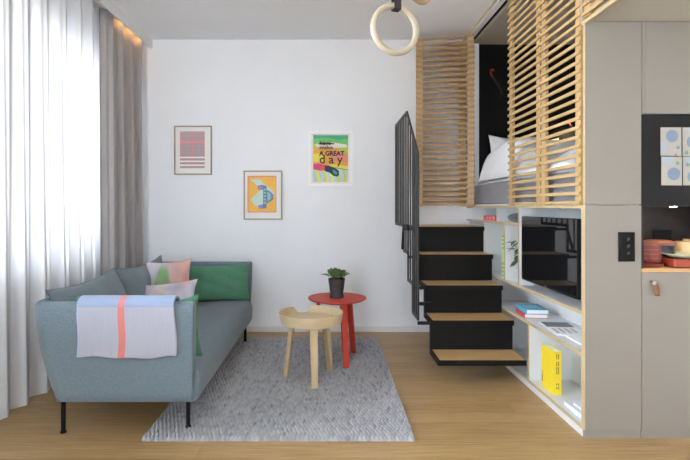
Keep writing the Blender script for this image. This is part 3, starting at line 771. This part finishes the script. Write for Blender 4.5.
# open magazine: dark picture page and printed page
mg = thing('magazine', 'open magazine with a dark photo page lying on the middle shelf', 'magazine', (1.60, 3.30, S3), None)
RM = Matrix.Translation((1.60, 3.30, 0)) @ Matrix.Rotation(-.12, 4, 'Z') @ Matrix.Translation((-1.60, -3.30, 0))
MB().box(1.505, 1.70, 3.12, 3.48, S3, S3 + .006, RM).build('pages', M['paper'], mg)
MB().box(1.512, 1.695, 3.33, 3.47, S3 + .006, S3 + .0068, RM).build('photo_page', flat('photo_grey', 120, 120, 124), mg)
mb = MB()
for k in range(4): mb.box(1.525 + .04 * k, 1.545 + .04 * k, 3.16 + .015 * (k % 2), 3.29, S3 + .006, S3 + .0066, RM)
mb.build('printed_marks', flat('print_taupe', 196, 186, 184), mg)
mg = thing('magazine', 'closed white magazine lying near the front end of the middle shelf', 'magazine', (1.62, 2.97, S3))
box('pages', M['paper'], mg, 1.53, 1.72, 2.84, 3.10, S3, S3 + .008)
# yellow book
t_, R_ = book('large yellow book standing upright in the lowest compartment', 1.505, 1.555, 3.212, 3.40, .061, .352, flat('book_yellow', 242, 216, 46), 'y', 0)
io = flat('ink_olive', 138, 118, 34)
for z0, z1 in ((.10, .118), (.125, .14), (.20, .25), (.255, .285), (.30, .335)):
    for k in range(2): box('spine_mark', io, t_, 1.521 + .012 * k, 1.527 + .012 * k, 3.2112, 3.2122, z0, z1)
box('cover_mark', io, t_, 1.5042, 1.5052, 3.375, 3.381, .10, .17); box('cover_mark', io, t_, 1.5042, 1.5052, 3.386, 3.391, .09, .14)
# papers
bl = thing('booklet', 'thick white booklet lying on the bottom board by the end panel', 'booklet', (1.60, 2.93, .061))
box('pages', M['paper'], bl, 1.500, 1.70, 2.79, 3.06, .061, .083)
box('cover', flat('booklet_pale', 226, 228, 240), bl, 1.498, 1.702, 2.788, 3.062, .083, .0855)
bl = thing('booklet', 'thin pale booklet lying on top of the thick white one', 'booklet', (1.61, 2.90, .086))
MB().box(1.53, 1.70, 2.80, 3.0, .086, .094).build('pages', M['paper'], bl); box('cover_print', flat('booklet_lilac', 206, 208, 222), bl, 1.55, 1.66, 2.83, 2.93, .094, .0945)
# green patterned book by the divider
t_, R_ = book('tall narrow book with green and white chequered spine standing by a divider', UX + .012, UX + .20, 3.996, 4.085, .719, 1.10, flat('book_green', 196, 220, 168), 'x', 0)
for k in range(11):
    if k not in (4, 5, 6): box('spine_check', flat('spine_green', 146, 186, 110), t_, UX + .0112, UX + .0122, 4.006, 4.076, .735 + .033 * k, .752 + .033 * k)
# red box of cards lying in the top row
rb = thing('book', 'coral red book lying in the top left compartment of the unit', 'book', (1.56, 4.45, 1.195))
box('cover', flat('book_coral', 222, 104, 104), rb, UX + .03, UX + .20, 4.30, 4.62, 1.195, 1.240, .002)
for y0, y1, z0, z1 in ((4.34, 4.37, 1.215, 1.23), (4.31, 4.33, 1.20, 1.235), (4.42, 4.44, 1.205, 1.23), (4.5, 4.52, 1.21, 1.225)): box('spine_mark', flat('coral_pale', 240, 190, 186), rb, UX + .0292, UX + .0302, y0, y1, z0, z1)
# grey felt pouch
def pouch(u, v):
    a = 2 * PI * u; f = -1 + 2 * v; e = max(0, 1 - abs(f) ** 3.2) ** .5
    return (UX + .085 + .078 * e * math.cos(a), 3.865 + .150 * f, 1.195 + .038 * (1 + e * math.sin(a)))
o = MB().grid(pouch, 28, 20, True).build('felt_pouch', fabric('grey_felt', rgb(72, 74, 84), rgb(96, 98, 108), 300), smooth=True, weld=True)
tag(o, 'soft dark grey felt pouch lying in the top compartment', 'pouch')
# plant beside the TV
vp = thing('potted_plant', 'small plant in a white pot half hidden behind the television', 'plant', (1.60, 3.84, .719))
MB().lathe((1.60, 3.84, .719), [(0, 0), (.038, 0), (.045, .09), (.040, .09), (.036, .075), (0, .075)], 28).build('pot', M['white_paint'], vp, smooth=True)
mb = MB(); ms_ = MB(); r = random.Random(4)
for k in range(16):
    tgt = Vector((r.uniform(1.475, 1.58), r.uniform(3.76, 3.93), r.uniform(.86, 1.06)))
    b0 = Vector((1.60, 3.84, .79)); ms_.tube([b0, (b0 + tgt) / 2 + Vector((.02, 0, .02)), tgt], .002, 5)
    leaf(mb, tgt, Vector((-.6, r.uniform(-.6, .6), r.uniform(-.3, .5))), r.uniform(.05, .075), r.uniform(.016, .024), .4)
mb.build('foliage', M['leaf2'], vp, smooth=True); ms_.build('stem', M['stem'], vp)

# ------------------------------------------------------------------ staircase
TX0, TX1 = .802, UX - .002
TRD = [(3.535, .190), (3.770, .428), (4.008, .665), (4.248, .900), (4.488, 1.136)]
stc = thing('staircase', 'folded black steel staircase with oak treads up to the loft', 'staircase', (1.13, 4.3, 0))
for k, (y, z) in enumerate(TRD):
    yb = TRD[k + 1][0] + .062 if k < 4 else YB - .004
    mb = MB().box(TX0, TX1, y, yb, z - .040, z - .016)
    mb.box(TX0, TX0 + .016, y, yb, z - .016, z + .001).box(TX0 + .016, TX1, y, y + .010, z - .016, z - .001)
    mb.build('tread_plate', M['black'], stc, bevel=.001)
    box('tread', M['tread'], stc, TX0 + .017, TX1, y + .011, yb - .001, z - .0155, z, .001)
    if k < 4: box('riser', M['black'], stc, TX0, TX1, yb - .030, yb + .002, z + .0015, TRD[k + 1][1] - .0405)

# railing
RX = .70
rl = thing('stair_railing', 'black steel balustrade with stepped lower edge beside the stairs', 'railing', (RX, 4.4, .43))
def topz(y): return 2.17 if y >= 4.31 else 2.17 - (4.31 - y) * (.434 / .54)
segs = [(3.77, 4.01, .43), (4.01, 4.25, .665), (4.25, 4.49, .90), (4.49, 5.03, 1.135)]
mb = MB(); W = .028; Tk = .014
mb.bar((RX, 5.03, 2.17), (RX, 4.31, 2.17), Tk, W, up=(0, 0, 1)); mb.bar((RX, 4.31, 2.17), (RX, 3.77, 1.736), Tk, W)
mb.box(RX - Tk / 2, RX + Tk / 2, 3.757, 3.783, .43, 1.745); mb.box(RX - Tk / 2, RX + Tk / 2, 5.017, 5.043, 1.135, 2.18)
for y0, y1, z in segs: mb.box(RX - Tk / 2, RX + Tk / 2, y0, y1, z, z + W)
for a, b in zip(segs, segs[1:]): mb.box(RX - Tk / 2, RX + Tk / 2, a[1] - .013, a[1] + .013, a[2], b[2] + W)
mb.build('frame', M['rail_metal'], rl, bevel=.001)
for y0, y1, z in segs:
    n = 2 if y1 - y0 < .3 else 5
    for k in range(n + (1 if y0 > 3.9 else 0)):
        yy = y0 + (y1 - y0) * (k + (0 if y0 > 3.9 else 1)) / (n + (0 if y0 > 3.9 else 1))
        if k == 0 and y0 > 3.9: yy = y0
        zz = z + W
        box('baluster', M['rail_metal'], rl, RX - .006, RX + .006, yy - .006, yy + .006, zz, topz(yy) - .008)
for (y, z) in TRD[1:]: box('fixing_bracket', M['black'], rl, RX, TX0, y + .01, y + .03, z - .036, z - .012)
box('fixing_bracket', M['black'], rl, RX, TX0, 3.775, 3.795, .545, .570)
MB().bar((RX - .004, 4.50, 1.10), (RX - .022, 4.44, .93), .018, .030, up=(0, 1, 0)).bar((RX - .004, 4.50, 1.08), (RX, 4.50, 1.15), .02, .02).build('grip', M['black'], rl, bevel=.003)

# ------------------------------------------------------------------ slatted screens
SH, SP = .0188, .0546
def screen(label, p, q, z0, z1, side, mslat, group, sd=.012, ph=.02):
    """panel between plan points p and q, slats laid on the given side of two stiles"""
    p, q = Vector((*p, 0)), Vector((*q, 0)); d = (q - p).normalized(); n = Vector((-d.y, d.x, 0)) * side; L = (q - p).length
    t = thing('slatted_screen', label, 'screen', ((p + q) / 2).to_tuple()[:2] + (z0,), group)
    for a in (.036, L - .036):
        c_ = p + d * a
        MB().bar(c_ + Vector((0, 0, z0)), c_ + Vector((0, 0, z1)), .020, .060, up=d).build('stile', M['slat_z'], t)
    mb = MB(); k = 0; z = z0 + ph
    while z < z1 - .005:
        mb.bar(p + n * (.0105 + sd / 2) + Vector((0, 0, z)), q + n * (.0105 + sd / 2) + Vector((0, 0, z)), sd, SH); z += SP
    mb.build('slats', mslat, t); return t
gs = 'folding slatted screens of the loft'
SXP = UX + .012
screen('oak slatted screen in front of the bed, far panel beside the loft entrance', (SXP, 3.312), (SXP, 3.885), 1.326, 3.05, 1, M['slat_y'], gs)
screen('oak slatted screen in front of the bed, near panel against the beige cabinet', (SXP, 2.775), (SXP, 3.300), 1.326, 3.05, 1, M['slat_y'], gs)
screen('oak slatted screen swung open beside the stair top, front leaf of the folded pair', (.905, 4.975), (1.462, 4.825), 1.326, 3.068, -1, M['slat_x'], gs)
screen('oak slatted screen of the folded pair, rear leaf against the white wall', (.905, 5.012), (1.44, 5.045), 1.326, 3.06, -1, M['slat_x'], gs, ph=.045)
screen('oak slatted panel above the lowered kitchen ceiling, next to the rail', (SXP + .004, 1.9), (SXP + .004, 2.755), 2.40, 3.05, 1, M['slat_y'], gs)
trk = thing('screen_track', 'white ceiling track with timber edge guiding the slatted screens', 'ceiling track', (UX, 3, 3.05))
box('rail', M['white_paint'], trk, UX - .028, UX + .045, YR, YB - .062, 3.056, ZC)
box('timber_edge', M['ply'], trk, UX - .036, UX - .028, YR, YB - .001, 3.07, ZC)
box('slot', M['black'], trk, UX + .030, UX + .050, YR, YB - .062, 3.050, 3.058)

# ------------------------------------------------------------------ bed in the loft
bed = thing('bed', 'grey upholstered bed on the loft platform behind the slatted screens', 'bed', (2.2, 3.95, 1.348))
box('bed_base', M['bedgrey'], bed, 1.525, 2.90, 2.92, 5.03, 1.349, 1.545, .012)
box('mattress', M['linen'], bed, 1.545, 2.88, 2.94, 5.02, 1.546, 1.575, .02, seg=3)
def duvet(u, v):
    # u across (from the open side), v from the foot to the head
    y = lerp(2.98, 4.82, v); x = lerp(1.50, 2.88, u)
    h = lerp(.085, .29, max(0, min(1, (v - .28) / .3)) ** 1.5)
    e = min(1, u / .10); ed = math.sin(e * PI / 2) ** .8
    fv = min(1, v / .06) * min(1, (1 - v) / .035); ed *= math.sin(max(0, fv) * PI / 2)
    w = .016 * math.sin(x * 11 + y * 5) + .014 * math.sin(x * 5 - y * 9 + 1) + .008 * math.sin(x * 23 + y * 17)
    return (x, y, 1.560 + (h + w + .03) * ed + .012)
mb = MB().grid(duvet, 70, 90)
o = mb.build('duvet', M['linen'], smooth=True, solid=.02); tag(o, 'rumpled white duvet on the loft bed', 'duvet')
g = 'pillows on the loft bed'
pillow('pillow', 'white pillow propped on the black loft wall, nearest the loft entrance', 'pillow', .46, .48, .16, M['linen'], (1.865, 4.915, 1.822), (1, -.05, -.06), (0, .22, 1), 9, g, None, .12)
pillow('pillow', 'small pillow tinted warm as lamp light, next to the white one behind the slats', 'pillow', .28, .46, .14, M['linen_lamplit'], (2.245, 4.915, 1.81), (1, 0, .03), (0, .22, 1), 10, g, None, .12)
pillow('pillow', 'pillow tinted warm as lamp light, deepest in the loft under the assumed reading lamp', 'pillow', .42, .46, .15, M['linen_lamplit'], (2.64, 4.915, 1.81), (1, 0, .03), (0, .22, 1), 12, g, None, .12)
lp = thing('reading_lamp', 'black swan-neck reading lamp with a red tip on the black loft wall', 'lamp', (1.80, YB - .03, 2.56))
MB().tube([(1.80, YB - .031, 2.50), (1.80, YB - .055, 2.50)], .035, 20).build('wall_plate', M['black'], lp, bevel=.002)
arc = [(1.80, YB - .055, 2.50), (1.79, YB - .10, 2.52), (1.75, YB - .12, 2.58), (1.71, YB - .13, 2.63), (1.685, YB - .13, 2.665)]
MB().tube(arc, .010, 10).build('arm', M['rail_metal'], lp, smooth=True)
arc = [(1.685, YB - .13, 2.665), (1.668, YB - .13, 2.70), (1.672, YB - .13, 2.735), (1.69, YB - .13, 2.742), (1.70, YB - .13, 2.72)]
MB().tube(arc, .009, 10).build('tip', flat('red_rubber', 150, 34, 32), lp, smooth=True)

assumed_lamp = dup(lp, (2.60, YB - .03, 2.06)); assumed_lamp['label'] = 'assumed second black reading lamp, unseen deeper in the loft, lighting the warm tinted pillow'; assumed_lamp['group'] = lp['group'] = 'reading lamps on the loft wall'  # unseen lamp, assumed from the warm tone of the pillows
MB().tube([(-.11, -.10, .19), (-.11, -.10, .16)], [.012, .03], 16, caps=False).build('assumed_lamp_shade', M['black'], assumed_lamp, smooth=True, solid=.002, local=True)
bl_ = MB(); bl_.lathe((-.11, -.10, .158), [(0, 0), (.012, .004), (.014, .012), (.008, .02), (0, .022)], 14).build('assumed_bulb', emit('assumed_warm_bulb', (1, .75, .45, 1), 4.), assumed_lamp, smooth=True, local=True)  # glowing bulb of the assumed lamp
pl_ = bpy.data.lights.new('assumed_reading_light', 'SPOT'); pl_.energy = 6.0; pl_.spot_size = 2.1; pl_.spot_blend = .6; pl_.color = (1, .72, .45); pl_.shadow_soft_size = .02  # spot added for the assumed lamp, to warm the pillows
po = bpy.data.objects.new('assumed_reading_light', pl_); COL.objects.link(po); po.parent = assumed_lamp; po.location = (-.11, -.10, .14)

# ------------------------------------------------------------------ kitchen cabinets
CZ = 1.332; GAP = .0016; CD = .5
X0, X1, X2 = UX, 1.778, 2.46
tc = thing('tall_cabinet', 'tall beige cabinet at the corner of the shelf unit', 'cabinet', ((X0 + X1) / 2, FY + .1, 0))
box('plinth', M['beige'], tc, X0 + .004, X1 - GAP, FY + .010, FY + .03, 0, .047)
for nm, z0, z1 in (('lower_panel', .049, CZ - GAP), ('upper_panel', CZ + GAP, 2.375)):
    o = box(nm, M['beige'], tc, X0 + .0015, X1 - GAP, FY, FY + .018, z0, z1, .0008)
box('edge_band', M['ply'], tc, X0 - .001, X0 + .0012, FY + .0, FY + .0205, .049, 2.362)
# base cabinet with drawer front
bc = thing('base_cabinet', 'beige base cabinet with a leather pull under the open niche', 'cabinet', ((X1 + X2) / 2, FY + .2, 0))
box('plinth', M['beige'], bc, X1 + GAP, X2, FY + .010, FY + .03, 0, .047)
dr = box('door', M['beige'], bc, X1 + GAP, X2, FY, FY + .018, .049, .948, .0008)
mb = MB().tube([(1.840, FY - .017, .890), (1.840, FY, .890)], .012, 16); mb.build('rivet', M['steel'], dr, bevel=.001)
def pull(u, v):
    a = u * 1.0; z = lerp(.900, .818, u); x = lerp(1.838, 1.856, u) + (v - .5) * .030 * (1 - .15 * u)
    return (x, FY - .004 - .020 * math.sin(u * PI * .75), z)
MB().grid(pull, 10, 4).build('leather_pull', M['leather'], dr, smooth=True, solid=.004)
box('carcass', M['beige'], bc, X1 + GAP, X2, FY + .03, FY + CD, .047, .940)
# worktop board and niche
nc = thing('open_niche', 'dark brown open niche above the base cabinet, with oak base', 'niche', ((X1 + X2) / 2, FY + .2, .95))
box('oak_base', M['top_wood'], nc, X1 + .001, X2, FY + .002, FY + .36, .950, .970)
box('back_panel', M['brown_dark'], nc, X1 + .001, X2, FY + .36, FY + .375, .950, CZ)
box('side_panel', M['brown_dark'], nc, X1 + .001, X1 + .012, FY + .002, FY + .36, .970, CZ)
box('side_panel', M['brown_dark'], nc, X2, X2 + .012, FY + .002, FY + .36, .950, CZ)
sk = box('power_socket', M['black'], nc, 2.085, 2.20, FY + .352, FY + .36, 1.10, 1.17, .002)
# black flap cabinet with cards
bk = thing('wall_cabinet', 'black flap cabinet above the niche, with printed cards on it', 'cabinet', ((X1 + X2) / 2, FY + .2, CZ))
box('carcass', M['brown_dark'], bk, X1 + .001, X2, FY + .0195, FY + .029, CZ + .001, 1.848)
box('door', M['black_front'], bk, X1 + GAP, X2, FY, FY + .019, CZ - .010, 1.848, .0008)
uc = thing('wall_cabinet', 'upper beige cabinet reaching the lowered ceiling', 'cabinet', ((X1 + X2) / 2, FY + .2, 1.85))
box('carcass', M['beige'], uc, X1 + GAP, X2, FY + .0195, FY + .029, 1.851, 2.376)
box('door', M['beige'], uc, X1 + .020, X2, FY, FY + .019, 1.851, 2.375, .0008)
box('edge_band', M['beige'], uc, X1 + GAP, X1 + .0185, FY, FY + .019, 1.851, 2.375, .0006)
# second column, right edge of the kitchen
rc = thing('tall_cabinet', 'tall beige cabinet to the right of the niche', 'cabinet', (2.7, FY + .2, 0))
box('door', M['beige'], rc, X2 + .014, XR, FY, FY + .018, .049, 2.375, .0008)
box('plinth', M['beige'], rc, X2 + .014, XR, FY + .018, FY + .03, 0, .047)
# niche downlight
nl = thing('niche_light', 'small round downlight under the black cabinet', 'lamp', (2.03, FY + .10, CZ - .012))
MB().lathe((2.03, FY + .10, CZ), [(0, -.010), (.022, -.010), (.024, -.004), (.024, .0005), (0, .0005)], 24).build('housing', M['steel'], nl)
MB().lathe((2.03, FY + .10, CZ), [(0, -.0115), (.016, -.0115), (.016, -.0100), (0, -.0100)], 20).build('diffuser', M['spot'], nl)
# switch plate
sw = thing('switch_plate', 'black plate with three toggle switches on the beige cabinet', 'switch', (1.689, FY, 1.01))
box('plate', M['black'], sw, 1.643, 1.735, FY - .010, FY - .0005, 1.010, 1.178, .003)
for z in (1.054, 1.094, 1.134):
    t2 = MB().tube([(1.692, FY - .010, z), (1.692, FY - .014, z)], .010, 16).build('toggle', M['rail_metal'], sw, smooth=True)
    MB().tube([(1.692, FY - .013, z), (1.692, FY - .024, z + .010)], [.0035, .005], 10).build('lever', M['steel'], t2, smooth=True)
# printed cards, two columns by two rows, tied with a cord
cw, ch = .1165, .163; gx = .004; cx0, cz1 = 1.885, 1.772
blue, green_, pale = flat('card_blue', 114, 132, 152), flat('card_green', 100, 146, 128), flat('card_grey', 158, 168, 180)
cream = flat('card_cream', 168, 161, 152)
cards = {(0, 0): [(.55, .70, .30, 0), (.05, .30, .28, 2), (.84, .30, .09, 1)], (1, 0): [(.60, .40, .31, 0), (.30, .95, .30, 2), (.78, .77, .09, 1)],
         (0, 1): [(.62, .92, .30, 2), (.55, .50, .32, 0), (.22, .12, .09, 1)], (1, 1): [(.25, .72, .10, 1), (.55, .30, .32, 0), (.35, .95, .26, 2)]}
cl = {(0, 0): 'cream card with one large blue circle, upper left of four on the black cabinet', (1, 0): 'cream card with one low blue circle, lower left of four on the black cabinet',
      (0, 1): 'cream card with blue half circles, upper right of four on the black cabinet', (1, 1): 'cream card with circles, lower right of four on the black cabinet'}
def circle_clip(cx, cz, r):
    pts = []
    for k in range(40):
        a = 2 * PI * k / 40; pts.append((min(1, max(0, cx + r * math.cos(a))), min(1, max(0, cz + r * math.sin(a) * cw / ch))))
    out = []
    for p in pts:
        if not out or (abs(p[0] - out[-1][0]) + abs(p[1] - out[-1][1])) > 1e-4: out.append(p)
    return out
for (r_, c_), cs in cards.items():
    x0 = cx0 + c_ * (cw + gx) + .004 * r_; z0 = cz1 - (r_ + 1) * ch - r_ * .003
    t_ = thing('printed_card', cl[(r_, c_)], 'card', (x0 + cw / 2, FY, z0), 'cards with circles on the black cabinet')
    box('card', cream, t_, x0, x0 + cw, FY - .003, FY - .0006, z0, z0 + ch)
    mb = MB()
    for k, (cx, cz, r, mi) in enumerate(cs):
        mb.prism([(x0 + cw * a, FY - .0034 - .0003 * k, z0 + ch * b) for a, b in circle_clip(cx, cz, r)], (0, .0003, 0), mi)
    mb.build('circles', [blue, green_, pale], t_)
mb = MB(); zc_ = cz1 - ch - .0015; xc_ = cx0 + cw + .003
mb.tube([(cx0 - .004, FY - .0062, zc_ + .003), (xc_, FY - .0075, zc_), (cx0 + 2 * cw + .014, FY - .0062, zc_ - .002)], .0016, 6)
mb.tube([(xc_ - .001, FY - .0068, cz1 + .003), (xc_, FY - .0080, zc_), (xc_ + .003, FY - .0068, cz1 - 2 * ch - .008)], .0016, 6)
mb.tube([(cx0 + .085, FY - .009, zc_ + .012), (cx0 + .075, FY - .009, zc_ + .002), (cx0 + .09, FY - .009, zc_ - .003)], .002, 6)
o = mb.build('elastic_cord', M['ink'], smooth=True); tag(o, 'thin dark cord tied crosswise over the four cards', 'cord')

# crockery in the niche
def red_dish(label, c, w, d, h, m, n_lines, lidm):
    t = thing('casserole', label, 'dish', c)
    MB().lathe((0, 0, 0), [(0, 0), (w * .46, 0), (w * .5, h * .12), (w * .5, h * .9), (w * .47, h * .9), (w * .45, h * .15), (0, h * .12)], 36).build('body', m, t, local=True, smooth=True, bevel=.001)
    MB().lathe((0, 0, 0), [(0, h * .905), (w * .52, h * .905), (w * .52, h * .97), (w * .3, h * 1.05), (0, h * 1.06)], 36).build('lid', lidm, t, local=True, smooth=True)
    for k in range(n_lines):
        MB().lathe((0, 0, h * (.25 + .22 * k)), [(w * .5, -.002), (w * .505, 0), (w * .5, .002)], 36, closed=True).build('ridge', lidm, t, local=True)
    return t
Zn = .9705
red_d, red_l, org = flat('terracotta_red', 128, 58, 50, .4), flat('terracotta_pale', 142, 96, 84, .45), flat('orange_red_enamel', 164, 66, 44, .35)
tray = thing('serving_tray', 'flat dark red tray under the lidded pot', 'tray', (1.885, FY + .13, Zn))
MB().lathe((1.885, FY + .13, Zn), [(0, 0), (.088, 0), (.096, .022), (.092, .022), (.085, .006), (0, .006)], 40).build('dish', red_d, tray, smooth=True, bevel=.001)
red_dish('lidded terracotta pot on the red tray at the left of the niche', (1.885, FY + .13, Zn + .0225), .158, .158, .115, red_d, 3, red_l)
tray = thing('serving_tray', 'orange red rectangular oven dish under the pale plate', 'oven dish', (2.09, FY + .10, Zn))
MB().box(1.985, 2.30, FY + .02, FY + .17, Zn, Zn + .012).box(1.985, 2.30, FY + .02, FY + .03, Zn, Zn + .05).box(1.985, 2.30, FY + .16, FY + .17, Zn, Zn + .05).box(1.985, 1.995, FY + .03, FY + .16, Zn, Zn + .05).box(2.29, 2.30, FY + .03, FY + .16, Zn, Zn + .05).build('dish', org, tray, bevel=.006, seg=3)
plate = thing('plate', 'pale green plate resting on the orange red oven dish', 'plate', (2.10, FY + .10, Zn + .0505))
MB().lathe((2.10, FY + .10, Zn + .0505), [(0, 0), (.06, 0), (.125, .022), (.128, .026), (.122, .027), (.06, .008), (0, .007)], 48).build('body', flat('celadon_glaze', 196, 206, 186, .3), plate, smooth=True)
tin = thing('storage_tin', 'navy blue tin with terracotta lid behind the plate', 'tin', (2.045, FY + .25, Zn))
MB().lathe((2.045, FY + .25, Zn), [(0, 0), (.085, 0), (.085, .115), (0, .115)], 40).build('body', flat('navy_tin', 52, 56, 76, .4), tin, smooth=True, bevel=.002)
MB().lathe((2.045, FY + .25, Zn), [(0, .1155), (.089, .1155), (.089, .135), (.06, .145), (0, .146)], 40).build('lid', red_l, tin, smooth=True, bevel=.002)
jar = thing('storage_jar', 'tall beige jar behind the plate at the right of the navy tin', 'jar', (2.24, FY + .26, Zn))
MB().lathe((2.24, FY + .26, Zn), [(0, 0), (.075, 0), (.08, .02), (.08, .12), (.07, .135), (0, .136)], 40).build('body', flat('stoneware_beige', 206, 178, 140, .5), jar, smooth=True)
MB().lathe((2.24, FY + .26, Zn), [(0, .1365), (.03, .1365), (.03, .15), (0, .152)], 24).build('lid', flat('stoneware_beige', 206, 178, 140, .5), jar, smooth=True)

# ------------------------------------------------------------------ light
# bright overcast sky, and below the horizon an added glow to lift the ceiling
wd = bpy.data.worlds.new('sky'); scene.world = wd; wd.use_nodes = True
nt = wd.node_tree; bg = nt.nodes['Background']; tc_ = nt.nodes.new('ShaderNodeTexCoord'); sx_ = nt.nodes.new('ShaderNodeSeparateXYZ')
rp = nt.nodes.new('ShaderNodeValToRGB'); mr = nt.nodes.new('ShaderNodeMapRange')
mr.inputs[1].default_value = -1; mr.inputs[2].default_value = 1
nt.links.new(tc_.outputs['Generated'], sx_.inputs[0]); nt.links.new(sx_.outputs[2], mr.inputs[0]); nt.links.new(mr.outputs[0], rp.inputs[0])
rp.color_ramp.elements[0].position = .44; rp.color_ramp.elements[0].color = (.80, .845, .88, 1)
rp.color_ramp.elements[1].position = .53; rp.color_ramp.elements[1].color = (.76, .835, .92, 1)
nt.links.new(rp.outputs[0], bg.inputs[0]); bg.inputs[1].default_value = 6.0
l = bpy.data.lights.new('niche_spot', 'SPOT'); l.energy = .9; l.color = (1, .75, .48); l.spot_size = 2.2; l.spot_blend = .8; l.shadow_soft_size = .02
lo = bpy.data.objects.new('niche_spot', l); COL.objects.link(lo); lo.parent = nl; lo.location = (0, 0, -.004)

vs_ = scene.view_settings; vs_.view_transform = 'Standard'; vs_.look = 'None'; vs_.exposure = 1.78; vs_.gamma = 1.0; vs_.use_curve_mapping = False
scene.display_settings.display_device = 'sRGB'
cy = scene.cycles; cy.use_denoising = True; cy.max_bounces = 14; cy.diffuse_bounces = 8; cy.transparent_max_bounces = 16; cy.glossy_bounces = 6
cy.sample_clamp_indirect = 8.0; cy.caustics_reflective = False; cy.caustics_refractive = False
